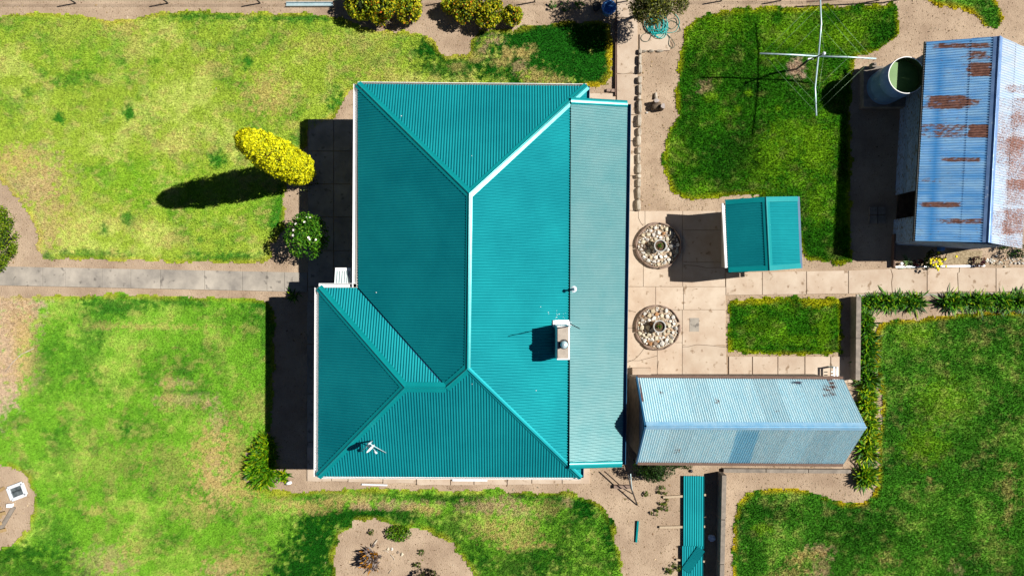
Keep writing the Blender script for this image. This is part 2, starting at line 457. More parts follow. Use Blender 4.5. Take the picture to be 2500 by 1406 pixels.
def galv_mat(name, base, base2, metal, rough, streak=(1, 5, 1), speck=1.0):
    """corrugated zinc: attributes rust (0..1) and fresh (0..1, newer bluer zinc)"""
    m = bpy.data.materials.new(name); m.use_nodes = True; nt = m.node_tree; b = nt.nodes['Principled BSDF']
    tc = nt.nodes.new('ShaderNodeTexCoord')
    def noise(s, d=5, st=None):
        n = nt.nodes.new('ShaderNodeTexNoise'); n.inputs['Scale'].default_value = s; n.inputs['Detail'].default_value = d; n.inputs['Roughness'].default_value = 0.7
        v = tc.outputs['Object']
        if st:
            mp = nt.nodes.new('ShaderNodeMapping'); mp.inputs['Scale'].default_value = st; nt.links.new(v, mp.inputs[0]); v = mp.outputs[0]
        nt.links.new(v, n.inputs['Vector']); return n.outputs[0]
    def math_(op, a, b_):
        n = nt.nodes.new('ShaderNodeMath'); n.operation = op
        for i, x in enumerate((a, b_)):
            if isinstance(x, (int, float)): n.inputs[i].default_value = x
            else: nt.links.new(x, n.inputs[i])
        return n.outputs[0]
    def at(k):
        a = nt.nodes.new('ShaderNodeAttribute'); a.attribute_name = k; return a.outputs['Fac']
    def mix(f, a, c):
        n = nt.nodes.new('ShaderNodeMix'); n.data_type = 'RGBA'; nt.links.new(f, n.inputs[0])
        for i, x in ((6, a), (7, c)):
            if isinstance(x, tuple): n.inputs[i].default_value = (*x, 1)
            else: nt.links.new(x, n.inputs[i])
        return n.outputs[2]
    def ramp(v, a, c):
        n = nt.nodes.new('ShaderNodeMapRange'); n.interpolation_type = 'SMOOTHSTEP'; n.inputs[1].default_value = a; n.inputs[2].default_value = c; nt.links.new(v, n.inputs[0]); return n.outputs[0]
    zinc = mix(ramp(noise(3.0, 5, streak), 0.38, 0.62), base, base2)
    oi = nt.nodes.new('ShaderNodeObjectInfo')
    mr = nt.nodes.new('ShaderNodeMapRange'); mr.inputs[3].default_value = 0.92; mr.inputs[4].default_value = 1.06; nt.links.new(oi.outputs['Random'], mr.inputs[0])
    mm = nt.nodes.new('ShaderNodeMix'); mm.data_type = 'RGBA'; mm.blend_type = 'MULTIPLY'; mm.inputs[0].default_value = 1
    nt.links.new(zinc, mm.inputs[6]); nt.links.new(mr.outputs[0], mm.inputs[7]); zinc = mm.outputs[2]
    zinc = mix(at('fresh'), zinc, tuple(v * w for v, w in zip(base, (0.24, 0.66, 0.86))))
    stain = ramp(math_('ADD', noise(7 * speck, 6, (1, 2.5, 1)), math_('MULTIPLY', at('rust'), 0.55)), 0.72, 0.92)
    rustc = mix(ramp(noise(11), 0.35, 0.65), (0.10, 0.036, 0.022), (0.22, 0.095, 0.065))
    nt.links.new(mix(stain, zinc, rustc), b.inputs['Base Color'])
    nt.links.new(math_('MULTIPLY', math_('SUBTRACT', 1.0, stain), metal), b.inputs['Metallic'])
    nt.links.new(math_('ADD', math_('MULTIPLY', stain, 0.4), rough), b.inputs['Roughness'])
    return m
M['galv'] = galv_mat('weathered_zinc_sky_tint', (0.21, 0.46, 0.78), (0.30, 0.54, 0.78), 0.25, 0.38, (0.6, 3, 1))  # blue sky reflection put into the base colour of the weathered zinc
M['galv_pale'] = galv_mat('pale_zinc_sky_tint', (0.48, 0.73, 0.82), (0.58, 0.78, 0.84), 0.25, 0.32, (4, 0.6, 1))  # pale zinc, base colour also carries the blue of the reflected sky

M['galv_rusty'] = galv_mat('chalky_zinc', (0.34, 0.45, 0.58), (0.42, 0.48, 0.56), 0.15, 0.5, (0.6, 3, 1), 2.2)

def board_mat():
    m = mat('flaking_white_boards', (0.13, 0.20, 0.32), (0.34, 0.46, 0.66), scale=5, rough=0.9, stretch=(1, 1.5, 7), c3=(0.12, 0.11, 0.07), s3=5, t3=0.52, rand=0.1, bump=0.4, bscale=20)
    return m
M['boards'] = board_mat()

# ------------------------------------------------------------------ ground
def make_ground():
    xs = np.concatenate([[-90, -40], np.linspace(-20, 20, 81), [40, 90]])
    ys = np.concatenate([[-90, -40], np.linspace(-13, 13, 53), [40, 90]])
    X, Y = np.meshgrid(xs, ys)
    Z = np.where((abs(X) < 19) & (abs(Y) < 12.5), (fbm(X, Y, 0.8, 3) - 0.5) * 0.012, 0.0)
    V = np.stack([X, Y, Z], -1).reshape(-1, 3)
    nx = len(xs); ny = len(ys)
    i, j = np.meshgrid(np.arange(nx - 1), np.arange(ny - 1))
    a = (j * nx + i).ravel()
    F = np.stack([a, a + 1, a + nx + 1, a + nx], 1)
    tag(np_obj('ground', V, F, M['soil'], smooth=True), kind='structure')
make_ground()

# lawns, outlined on the plan (photograph pixels on the ground)
LAWNS = {
    'front_lawn': ([(-120, 40), (0, 34), (150, 36), (230, 42), (268, 56), (330, 44), (450, 28), (600, 31), (760, 35), (835, 46), (870, 66), (940, 76), (1000, 80),
        (1040, 90), (1066, 108), (1074, 132), (1090, 140), (1120, 135), (1145, 138), (1152, 100), (1168, 72), (1250, 70), (1330, 60), (1420, 50), (1485, 55), (1492, 110), (1494, 178), (1470, 206), (1432, 216),
        (1400, 300), (900, 300), (868, 214), (850, 226), (832, 258), (822, 284), (790, 300), (752, 322), (750, 352), (738, 362), (735, 400), (700, 440), (697, 505), (690, 560), (664, 596), (668, 622), (640, 642), (400, 640), (110, 632),
        (92, 605), (100, 575), (70, 520), (20, 455), (-10, 420), (-120, 400)], 'lime'),
    'side_lawn': ([(-60, 722), (84, 722), (300, 718), (560, 728), (652, 732), (668, 760), (668, 1000), (660, 1048), (622, 1074), (602, 1108), (596, 1150), (608, 1180), (640, 1192), (700, 1200), (850, 1196), (1000, 1194), (1200, 1194),
        (1300, 1202), (1380, 1200), (1440, 1216), (1470, 1236), (1496, 1280), (1508, 1330), (1520, 1380), (1516, 1420), (1520, 1500), (1160, 1500), (1162, 1410), (1146, 1376), (1108, 1330), (1060, 1296), (1010, 1284),
        (985, 1296), (940, 1270), (872, 1268), (858, 1290), (828, 1306), (814, 1350), (818, 1410), (815, 1500), (-120, 1500), (-120, 1345), (0, 1336), (40, 1318), (66, 1290), (82, 1250), (82, 1210), (72, 1165), (30, 1138), (0, 1136), (-120, 1150),
        (-120, 1000), (-120, 722)], 'bright'),
    'back_lawn': ([(1660, 130), (1668, 78), (1700, 40), (1780, 26), (1880, 18), (1930, 22), (2000, 16), (2100, 14), (2180, 10), (2194, 34), (2192, 90), (2150, 122), (2088, 142), (2082, 170), (2080, 215), (2075, 300), (2080, 640), (2040, 644), (1965, 636),
        (1945, 560), (1800, 560), (1790, 498), (1860, 474), (1740, 482), (1690, 490), (1646, 474), (1622, 420), (1620, 350), (1630, 312), (1654, 285), (1652, 210)], 'lush'),
    'small_lawn': ([(1777, 738), (1850, 730), (1940, 726), (2040, 724), (2056, 752), (2056, 864), (1900, 866), (1779, 862)], 'lush'),
    'rear_lawn': ([(2140, 806), (2160, 782), (2250, 776), (2400, 762), (2620, 756), (2620, 1500), (1792, 1500), (1790, 1290), (1800, 1236), (1822, 1206), (1860, 1194), (1930, 1190), (1980, 1196), (2020, 1212), (2060, 1228), (2106, 1226), (2134, 1208),
        (2146, 1170), (2140, 1090), (2152, 1000), (2146, 930), (2136, 880)], 'rear'),
    'rough_grass': ([(2256, -60), (2258, 2), (2300, 18), (2370, 30), (2400, 62), (2440, 70), (2452, 50), (2430, 0), (2440, -60)], 'rear'),
}
C_STRAW = A(212, 190, 118, 0.62); C_TAN = A(206, 178, 136, 0.6)
PALS = {   # mid, light, dark, yellow edge (as seen in sun)
    'lime': (A(152, 178, 52, .66), A(180, 196, 84, .66), A(92, 150, 34, .62), A(190, 178, 40, .66)),
    'bright': (A(128, 180, 44, .66), A(166, 198, 70, .66), A(70, 138, 26, .6), A(186, 176, 40, .66)),
    'lush': (A(58, 118, 14, .62), A(112, 158, 24, .62), A(28, 82, 10, .6), A(186, 172, 20, .66)),
    'rear': (A(66, 122, 26, .62), A(110, 156, 46, .62), A(38, 92, 22, .6), A(190, 160, 20, .66)),
}
# x, y, rx, ry, kind, strength: worn, dry, dark and lush patches that the turf shows
SPOTS = [
    (30, 745, 62, 46, 'bare', 1.3), (-20, 830, 74, 80, 'bare', 1.3), (40, 800, 44, 60, 'tan', 1.2), (20, 900, 56, 60, 'tan', 1.2), (6, 960, 34, 44, 'bare', 1.0), (-20, 880, 60, 120, 'bare', .8), (62, 860, 20, 60, 'dry', .8),
    (147, 288, 13, 13, 'dark', 1.3), (313, 277, 13, 14, 'dark', 1.3), (607, 155, 10, 14, 'dark', 1.3), (185, 196, 34, 22, 'dark', .7), (530, 390, 20, 18, 'dark', 1.0), (140, 205, 12, 10, 'dark', .8), (108, 180, 10, 12, 'dark', .7), (70, 225, 12, 10, 'dark', .6), (300, 150, 12, 14, 'dark', .7), (340, 235, 10, 10, 'dark', .4), (375, 155, 14, 8, 'dark', .6),
    (655, 232, 50, 44, 'dry', .9), (300, 70, 40, 16, 'dry', .9), (330, 110, 22, 40, 'dry', .7), (160, 160, 14, 12, 'dry', .7), (720, 310, 20, 12, 'dry', .6), (520, 170, 40, 16, 'dry', .4), (770, 110, 60, 25, 'dry', .45), (170, 80, 60, 30, 'dry', .3), (430, 350, 60, 25, 'dry', .4), (900, 130, 60, 40, 'dry', .35), (950, 190, 70, 20, 'dry', .5),
    (60, 440, 90, 60, 'tan', .9), (110, 530, 40, 90, 'tan', .7), (40, 400, 60, 30, 'dry', .8), (100, 600, 22, 40, 'tan', .6), (160, 520, 50, 70, 'dry', .5), (300, 545, 70, 22, 'dry', .4), (430, 590, 60, 14, 'dry', .3),
    (830, 270, 24, 40, 'dark', 1.2), (690, 540, 22, 60, 'dark', 1.2), (500, 40, 130, 10, 'dark', .9), (750, 44, 100, 10, 'dark', .9), (200, 625, 90, 12, 'dark', .8), (560, 632, 110, 14, 'dark', .9), (735, 340, 25, 22, 'dark', .8), (310, 530, 14, 14, 'dark', .9), (255, 560, 10, 14, 'dark', .9), (490, 585, 12, 10, 'dark', .7), (250, 130, 120, 60, 'lush', .25), (320, 440, 110, 50, 'lush', .5), (520, 480, 120, 50, 'lush', .45),
    (1345, 115, 165, 74, 'deep', 2.4), (1440, 160, 70, 80, 'deep', 2.4), (1050, 120, 40, 22, 'deep', 1.1), (1100, 165, 70, 28, 'deep', .9), (1230, 180, 70, 22, 'deep', .7), (1180, 85, 20, 10, 'deep', 1.0),
    (1205, 98, 26, 9, 'tan', 1.0), (1180, 120, 12, 10, 'tan', .8), (1248, 130, 24, 12, 'dry', .9), (1225, 150, 20, 12, 'dry', .8), (1290, 130, 16, 16, 'dry', .8), (1270, 165, 16, 14, 'tan', .8), (1310, 185, 30, 14, 'dry', .9), (1160, 140, 20, 10, 'dry', .7), (1115, 165, 16, 10, 'dry', .6), (1350, 200, 30, 10, 'dry', .8), (1490, 130, 8, 60, 'yellow', .9), (1450, 212, 40, 8, 'yellow', .9), (1330, 52, 60, 7, 'yellow', .4),
    (290, 745, 80, 18, 'dark', .8), (240, 780, 40, 50, 'dark', .7), (430, 735, 90, 12, 'dark', .8), (640, 740, 40, 16, 'dark', 1.0), (650, 800, 20, 60, 'dark', .7), (310, 765, 14, 20, 'dark', .5), (450, 912, 20, 16, 'dark', .6), (210, 860, 40, 70, 'dark', .5), (120, 900, 40, 90, 'dark', .4), (310, 1052, 12, 14, 'dark', 1.0), (235, 1098, 14, 12, 'dark', .7), (150, 1110, 40, 60, 'dark', .4), (375, 1200, 16, 18, 'dark', .7), (270, 950, 40, 30, 'dark', .3),
    (380, 797, 100, 6, 'dry', .6), (270, 795, 60, 10, 'dry', .4), (435, 935, 34, 9, 'tan', .7), (455, 975, 55, 14, 'tan', .7), (410, 960, 12, 40, 'dry', .6), (505, 982, 12, 10, 'tan', .9), (465, 957, 60, 5, 'dark', .6), (530, 1055, 18, 60, 'tan', .8), (515, 1120, 40, 60, 'dry', .9), (530, 1175, 36, 50, 'tan', .75), (580, 1100, 30, 60, 'dry', .6), (560, 1200, 60, 40, 'dry', .7), (600, 1180, 30, 30, 'dry', .7), (480, 1240, 40, 30, 'dry', .6), (620, 1000, 30, 40, 'dry', .5), (430, 1150, 60, 50, 'dry', .4), (260, 1130, 60, 40, 'dry', .3), (260, 1370, 60, 30, 'tan', .6), (270, 1385, 22, 12, 'tan', .8), (540, 1390, 40, 18, 'tan', .8), (600, 1375, 70, 30, 'dry', .7), (320, 1330, 20, 30, 'dry', .6), (230, 1245, 20, 10, 'dry', .7), (700, 1205, 60, 14, 'yellow', .4),
    (770, 1330, 60, 80, 'deep', 1.2), (740, 1400, 70, 60, 'deep', 1.2), (830, 1260, 50, 24, 'deep', 1.1), (900, 1252, 70, 16, 'deep', 1.0), (980, 1255, 70, 20, 'deep', .9), (60, 1390, 120, 50, 'deep', .7), (40, 1350, 90, 20, 'deep', .7), (130, 1300, 40, 50, 'dark', .6),
    (760, 1215, 60, 10, 'dark', .8), (920, 1205, 40, 10, 'dark', .8), (1080, 1215, 110, 12, 'deep', .8), (1150, 1230, 60, 24, 'deep', .8), (1270, 1205, 40, 14, 'deep', 1.0), (1360, 1220, 30, 22, 'deep', .8), (1430, 1235, 34, 28, 'deep', 1.3), (1490, 1290, 20, 60, 'deep', 1.0), (1400, 1270, 60, 40, 'deep', .6), (1100, 1290, 60, 30, 'deep', .7), (1160, 1330, 60, 40, 'deep', .6), (1280, 1370, 120, 40, 'deep', .7), (1350, 1330, 60, 60, 'deep', .5), (1470, 1370, 50, 60, 'deep', .4), (1230, 1400, 120, 30, 'deep', .5),
    (985, 1232, 80, 10, 'tan', .9), (885, 1230, 26, 10, 'tan', .9), (1040, 1243, 30, 12, 'dry', .8), (1190, 1234, 60, 14, 'tan', .9), (1240, 1222, 30, 14, 'tan', .7), (1270, 1250, 40, 14, 'tan', .7), (1190, 1290, 40, 24, 'dry', .6), (1260, 1300, 50, 30, 'dry', .7), (1275, 1330, 50, 8, 'dry', .8), (1385, 1220, 10, 14, 'tan', .8), (1330, 1240, 40, 16, 'dry', .5), (760, 1235, 60, 14, 'dry', .8), (700, 1230, 40, 14, 'dry', .6), (850, 1215, 60, 10, 'dry', .7),
    (1945, 168, 18, 20, 'bare', 1.5), (1722, 215, 16, 14, 'tan', 1.0), (1735, 235, 14, 12, 'light', .9), (2060, 90, 50, 30, 'light', .8), (2090, 60, 40, 20, 'light', .5), (1760, 60, 50, 20, 'light', .5), (1930, 90, 50, 26, 'light', .6), (1890, 140, 30, 14, 'light', .5), (1985, 130, 20, 12, 'light', .5), (1870, 390, 60, 60, 'light', .7), (1990, 370, 40, 50, 'light', .8), (1950, 320, 60, 30, 'light', .5), (1830, 180, 60, 60, 'deepg', .3), (1780, 400, 70, 50, 'deepg', .7), (1820, 350, 30, 50, 'deepg', .7), (1680, 330, 30, 60, 'deepg', .5), (1720, 150, 40, 60, 'deepg', .4), (2160, 80, 30, 30, 'deepg', .5), (1900, 265, 9, 6, 'light', 1.0), (1828, 228, 8, 6, 'light', 1.0), (1910, 345, 8, 12, 'light', .9), (1800, 265, 8, 8, 'light', .8), (1990, 600, 40, 40, 'deepg', .5), (1990, 500, 20, 40, 'light', .6),
    (1840, 800, 40, 10, 'light', .5), (1940, 830, 50, 14, 'light', .5), (2010, 820, 20, 40, 'light', .6), (1860, 780, 40, 20, 'deepg', .5), (1950, 740, 60, 10, 'deepg', .5), (1840, 735, 60, 6, 'yellow', .7), (2000, 738, 40, 12, 'yellow', .8), (1830, 775, 14, 8, 'light', .7), (1800, 850, 20, 20, 'light', .5),
    (2230, 820, 40, 30, 'light', .5), (2300, 980, 60, 50, 'light', .5), (2260, 1090, 50, 40, 'light', .5), (2190, 940, 30, 30, 'deepg', .4), (2350, 900, 60, 40, 'deepg', .3), (2240, 1000, 40, 30, 'deepg', .4), (2400, 1050, 60, 60, 'deepg', .3), (1880, 1250, 60, 30, 'deepg', .6), (1840, 1330, 30, 60, 'deepg', .5), (2120, 1290, 80, 40, 'deepg', .6), (2060, 1330, 80, 40, 'deepg', .4), (1995, 1340, 30, 10, 'tan', .9), (1940, 1365, 18, 16, 'dry', .9), (2010, 1378, 16, 26, 'tan', .8), (1970, 1350, 30, 10, 'dry', .8), (1990, 1395, 16, 12, 'tan', .8), (1930, 1400, 40, 12, 'dry', .7), (2165, 1365, 24, 14, 'dry', .6), (2460, 1200, 14, 30, 'dry', .6), (2460, 1260, 12, 20, 'dry', .5), (2330, 1390, 16, 10, 'tan', .6), (2460, 1140, 20, 14, 'dry', .5), (2270, 1170, 8, 6, 'dry', .9), (2480, 920, 14, 14, 'dry', .4), (2430, 1330, 30, 20, 'dry', .3), (1860, 1290, 20, 14, 'light', .5),
]
SPOT_COL = {'dark': A(62, 130, 28, .62), 'deep': A(30, 98, 14, .58), 'deepg': A(30, 84, 8, .58), 'lush': A(110, 172, 20, .64), 'dry': C_STRAW, 'tan': C_TAN, 'bare': A(214, 188, 160, .6), 'light': A(132, 168, 24, .64), 'yellow': A(198, 178, 24, .66)}

def turf_colour(px, py, poly, key, edge):
    mid, light, dark, yel = (np.array(c) for c in PALS[key])
    n1 = fbm(px, py, 1 / 90, 1, 4); n2 = fbm(px, py, 1 / 26, 5, 4); n3 = fbm(px, py, 1 / 7, 9, 3); gain = np.array({'lime': (1.62, 1.58, 2.1), 'bright': (1.24, 1.34, 1.6), 'lush': (1.25, 1.5, 1.4), 'rear': (1.6, 1.76, 1.9)}[key]); n4 = fbm(px, py * 1.6, 1 / 14, 21, 3)
    sm = lambda v, a, b: np.clip((v - a) / (b - a), 0, 1)[:, None]
    c = mid + (light - mid) * sm(0.5 * n1 + 0.5 * n2, 0.47, 0.64)
    c = c + (dark - c) * sm(0.55 * n2 + 0.45 * (1 - n1), 0.5, 0.68) * 0.75
    straw = {'lime': 0.5, 'bright': 0.35, 'lush': 0.18, 'rear': 0.3}[key]
    c = c + (np.array(C_STRAW) * 1.4 / gain - c) * sm(0.5 * n4 + 0.5 * n2, 0.54, 0.68) * straw
    for (x, y, rx, ry, kind, s) in SPOTS:
        d = np.hypot((px - x) / rx, (py - y) / ry)
        k = np.flatnonzero(d < 1.7)
        if len(k):
            gr = 3.4 if kind in ('dry', 'tan') and s < 1.1 else 1.8
            f = np.clip(1.45 - d[k] - (n3[k] - 0.5) * gr - (n4[k] - 0.5) * 1.4, 0, 1) * min(s, 1.0) * (.8 if gr > 2 else 1)
            if s > 1: f = np.clip(f * s, 0, 1)
            sc_ = np.array(SPOT_COL[kind])
            if kind in ('dry', 'tan', 'bare'): sc_ = sc_ * 1.4 / gain
            c[k] = c[k] + (sc_ - c[k]) * f[:, None]
    ye = np.clip(1.1 - edge / (6 + 12 * n1), 0, 1) * np.clip((n2 - 0.28) * 4, 0, 1) * {'lime': .5, 'bright': .6, 'lush': .8, 'rear': .95}[key]
    c = c + (yel - c) * ye[:, None]
    return np.clip(c * gain * (0.8 + 0.4 * n3)[:, None], 0, 0.8)

BLADES_PER_M2 = 1500
def make_lawn(name, poly, key):
    pw = np.array(poly, float)
    x0, y0 = pw.min(0); x1, y1 = pw.max(0)
    jit = lambda px, py: (px + (fbm(px, py, 1 / 22, 31, 3) - 0.5) * 22, py + (fbm(px, py, 1 / 22, 37, 3) - 0.5) * 22)
    st = 5.0
    gx = np.arange(x0 - 10, x1 + 10, st); gy = np.arange(y0 - 10, y1 + 10, st)
    X, Y = np.meshgrid(gx, gy); nx, ny = len(gx), len(gy)
    cx, cy = X[:-1, :-1] + st / 2, Y[:-1, :-1] + st / 2
    jx, jy = jit(cx, cy)
    ok = inside(jx, jy, poly)
    i, j = np.meshgrid(np.arange(nx - 1), np.arange(ny - 1))
    a = (j * nx + i)[ok]
    F = np.stack([a + nx, a + nx + 1, a + 1, a], 1)
    used, inv = np.unique(F, return_inverse=True); F = inv.reshape(F.shape)
    vx, vy = X.ravel()[used], Y.ravel()[used]
    e = edge_dist(vx, vy, poly)
    c = turf_colour(vx, vy, poly, key, e)
    z = 0.012 + 0.006 * fbm(vx, vy, 1 / 15, 3, 2)
    V = np.stack([(vx - 1250) / PPM, (703 - vy) / PPM, z], 1)
    tag(np_obj(name, V, F, M['turf'], col=c * 0.72, smooth=True), kind='structure')
    # blades
    n = int((x1 - x0) * (y1 - y0) / PPM ** 2 * BLADES_PER_M2)
    bx = rng.uniform(x0 - 8, x1 + 8, n); by = rng.uniform(y0 - 8, y1 + 8, n)
    keep = (bx > -60) & (bx < 2560) & (by > -60) & (by < 1466)
    bx, by = bx[keep], by[keep]
    jx, jy = jit(bx, by); k = inside(jx, jy, poly); bx, by = bx[k], by[k]
    hid = (bx > 930) & (bx < 1480) & (by > 290) & (by < 1100)
    bx, by = bx[~hid], by[~hid]
    e = edge_dist(bx, by, poly)
    c = turf_colour(bx, by, poly, key, e)
    n = len(bx)
    lush = {'lime': 1.0, 'bright': 1.0, 'lush': 1.45, 'rear': 1.3}[key]
    L = rng.uniform(0.03, 0.075, n) * lush; wd = rng.uniform(0.010, 0.02, n)
    az = rng.uniform(0, 2 * np.pi, n); ln = rng.uniform(0.25, 1.1, n)
    base = np.stack([(bx - 1250) / PPM, (703 - by) / PPM, np.full(n, 0.014)], 1)
    sdv = np.stack([-np.sin(az), np.cos(az), np.zeros(n)], 1) * wd[:, None]
    tip = base + np.stack([np.cos(az) * np.sin(ln) * L, np.sin(az) * np.sin(ln) * L, np.cos(ln) * L], 1)
    V = np.stack([base - sdv, base + sdv, tip], 1).reshape(-1, 3)
    cc = c * rng.uniform(0.8, 1.28, (n, 1))
    cv = np.repeat(cc, 3, 0); cv[0::3] *= 0.75; cv[1::3] *= 0.75
    tag(np_obj('grass', V, np.arange(3 * n).reshape(n, 3), M['grass'], col=cv), kind='stuff')
for k, (poly, key) in LAWNS.items(): make_lawn(k, poly, key)

# dry litter, twigs and small stones on the bare ground
def litter():
    n = 110000
    px = rng.uniform(-60, 2560, n); py = rng.uniform(-60, 1466, n)
    bad = np.zeros(n, bool)
    for poly, key in LAWNS.values(): bad |= inside(px, py, poly) & (edge_dist(px, py, poly) > 10)
    bad |= (px > 880) & (px < 1520) & (py > 260) & (py < 1110)
    bad |= (py > 655) & (py < 715) & ((px < 750) | (px > 1770))
    bad |= (px > 1500) & (px < 1775) & (py > 515) & (py < 918)
    bad |= (px > 1500) & (px < 1556) & (py < 520)
    bad &= rng.uniform(size=n) > 0.04
    px, py = px[~bad], py[~bad]; n = len(px)
    C = np.stack([(px - 1250) / PPM, (703 - py) / PPM, np.full(n, 0.012)], 1)
    nn = unit(np.stack([rng.normal(size=n) * .4, rng.normal(size=n) * .4, np.ones(n)], 1))
    T = unit(np.cross(nn, rng.normal(size=(n, 3)))); B = np.cross(nn, T)
    L = rng.uniform(0.012, 0.05, n) * np.where(rng.uniform(size=n) < .06, 2, 1); W = np.where(rng.uniform(size=n) < 0.5, 0.01, L * 0.6)
    V, F = leaf_quads(C, T, B, L, W); V[:, 2] = np.maximum(V[:, 2], 0.006)
    pal = np.array([A(216, 190, 156), A(120, 92, 66), A(188, 160, 120), A(150, 120, 92), A(226, 208, 180), A(130, 130, 60)])
    c = pal[rng.choice(6, n, p=[.34, .07, .26, .12, .18, .03])] * rng.uniform(0.8, 1.15, (n, 1))
    tag(np_obj('leaf_litter', V, F, M['turf'], col=np.repeat(c, 4, 0)), kind='stuff')
litter()

# ------------------------------------------------------------------ paths and paving: every slab a part
def slab(parent, poly_px, m, z=0.035, gap=0.9):
    c = np.mean(np.array(poly_px, float), axis=0)
    q = []
    for x, y in poly_px:
        dx, dy = c[0] - x, c[1] - y
        q.append((x + math.copysign(min(gap, abs(dx)), dx), y + math.copysign(min(gap, abs(dy)), dy)))
    pts = [G(x, y) for x, y in reversed(q)]
    zz = z + random.uniform(-0.004, 0.004)
    mb = MB(); n = len(pts)
    ce = G(c[0], c[1])
    top = [(p + (ce - p).normalized() * 0.008) for p in pts]
    vs = [(p.x, p.y, -0.05) for p in pts] + [(p.x, p.y, zz - 0.006) for p in pts] + [(p.x, p.y, zz) for p in top]
    fs = [tuple(range(2 * n, 3 * n))] + [(k * n + i, k * n + (i + 1) % n, (k + 1) * n + (i + 1) % n, (k + 1) * n + i) for k in (0, 1) for i in range(n)]
    mb.add(vs, fs)
    return mb.build('slab', m, parent)

def rect(x0, y0, x1, y1): return [(x0, y0), (x1, y0), (x1, y1), (x0, y1)]

def struct_root(name, loc):
    o = thing(name, loc, None, None); o['kind'] = 'structure'; return o

front = struct_root('front_path', G(375, 680))
xs = [-110, -20, 40, 105, 160, 250, 320, 392, 500, 592, 652, 695, 751]
for a, b in zip(xs[:-1], xs[1:]):
    ya = lambda x: 650 + 15 * x / 750; yb = lambda x: 697 + 16 * x / 750
    slab(front, [(a, ya(a)), (b, ya(b)), (b, yb(b)), (a, yb(a))], M['concrete_grey'], gap=0.35)

ver = struct_root('house_surround_paving', G(800, 700))
for y0, y1 in ((291, 370), (370, 450), (450, 530), (530, 612), (612, 700)):
    slab(ver, rect(752, y0, 815, y1), M['concrete_grey'], 0.03); slab(ver, rect(815, y0, 930, y1), M['concrete_grey'], 0.03)
slab(ver, rect(752, 700, 840, 735), M['concrete_grey'], 0.03)
for y0, y1 in ((735, 840), (840, 960), (960, 1078), (1078, 1150)): slab(ver, rect(750, y0, 850, y1), M['concrete_grey'], 0.04)
xs = [750, 810, 850, 935, 1017, 1100, 1157, 1238, 1298, 1372, 1440]
ys = [1174, 1174, 1176, 1180, 1184, 1184, 1183, 1183, 1180, 1180]
for a, b, y in zip(xs[:-1], xs[1:], ys):
    slab(ver, [(a, 1090), (b, 1090), (b, y), ((a + b) / 2 + 4, y + random.uniform(-2, 2)), (a, y)], M['concrete'], 0.045)
slab(ver, rect(866, 233, 900, 291), M['concrete'], 0.03)
slab(ver, rect(1395, 228, 1502, 300), M['concrete'], 0.03)
slab(ver, rect(1395, 1090, 1436, 1158), M['concrete'], 0.03)

back = struct_root('back_path', G(1528, 260))
yy = [-60, 45, 181, 282, 345, 430, 515]
for i, (a, b) in enumerate(zip(yy[:-1], yy[1:])):
    jag = [(1520, b + 1.5), (1538, b - 1)] if i in (1, 2) else []
    slab(back, [(1505, a), (1557, a), (1557, b)] + list(reversed(jag)) + [(1505, b)], M['concrete'], 0.035)
slab(back, rect(1560, 84, 1636, 126), M['concrete'], 0.05)

patio = struct_root('patio', G(1650, 700))
PS = [
    rect(1480, 515, 1574, 600), [(1574, 515), (1666, 515), (1666, 600), (1574, 600)], rect(1666, 515, 1770, 562), rect(1666, 562, 1770, 640), rect(1666, 640, 1770, 700), rect(1480, 600, 1570, 700), rect(1570, 600, 1666, 700),
    rect(1480, 700, 1600, 801), rect(1600, 700, 1668, 756), rect(1668, 700, 1771, 756), rect(1600, 756, 1665, 801), rect(1665, 756, 1771, 842),
    [(1480, 801), (1604, 801), (1604, 868), (1560, 880), (1480, 880)], rect(1604, 801, 1665, 836), rect(1604, 836, 1665, 925),
    [(1665, 842), (1700, 838), (1740, 841), (1771, 845), (1775, 925), (1665, 925)], [(1480, 880), (1560, 880), (1604, 868), (1604, 925), (1480, 925)],
]
for p in PS: slab(patio, p, M['concrete'], 0.035, gap=0.4)
def crack(pts, w=.012):
    mb = MB()
    q = [G(x, y, .0405) for x, y in pts]
    for a, b in zip(q[:-1], q[1:]):
        d = (b - a).normalized(); n_ = Vector((-d.y, d.x, 0)) * w / 2
        mb.add([a - n_, b - n_, b + n_, a + n_], [(0, 1, 2, 3)])
    mb.build('crack', M['soil_dark'], patio)
crack([(1558, 516), (1558, 532), (1563, 543), (1570, 552)]); crack([(1530, 884), (1548, 877), (1560, 866), (1572, 850)]); crack([(1666, 846), (1680, 846), (1700, 841), (1722, 842), (1770, 847)]); crack([(1668, 647), (1700, 649), (1724, 654), (1768, 653)])
crack([(1606, 925), (1604, 905), (1607, 880)]); crack([(1531, 757), (1545, 760), (1552, 762)])
cv = MB(); cv.prism([G(x, y) for x, y in reversed(rect(1683, 776, 1706, 809))], 0.02, 0.043); cv.build('drain_cover', M['concrete_grey'], patio)

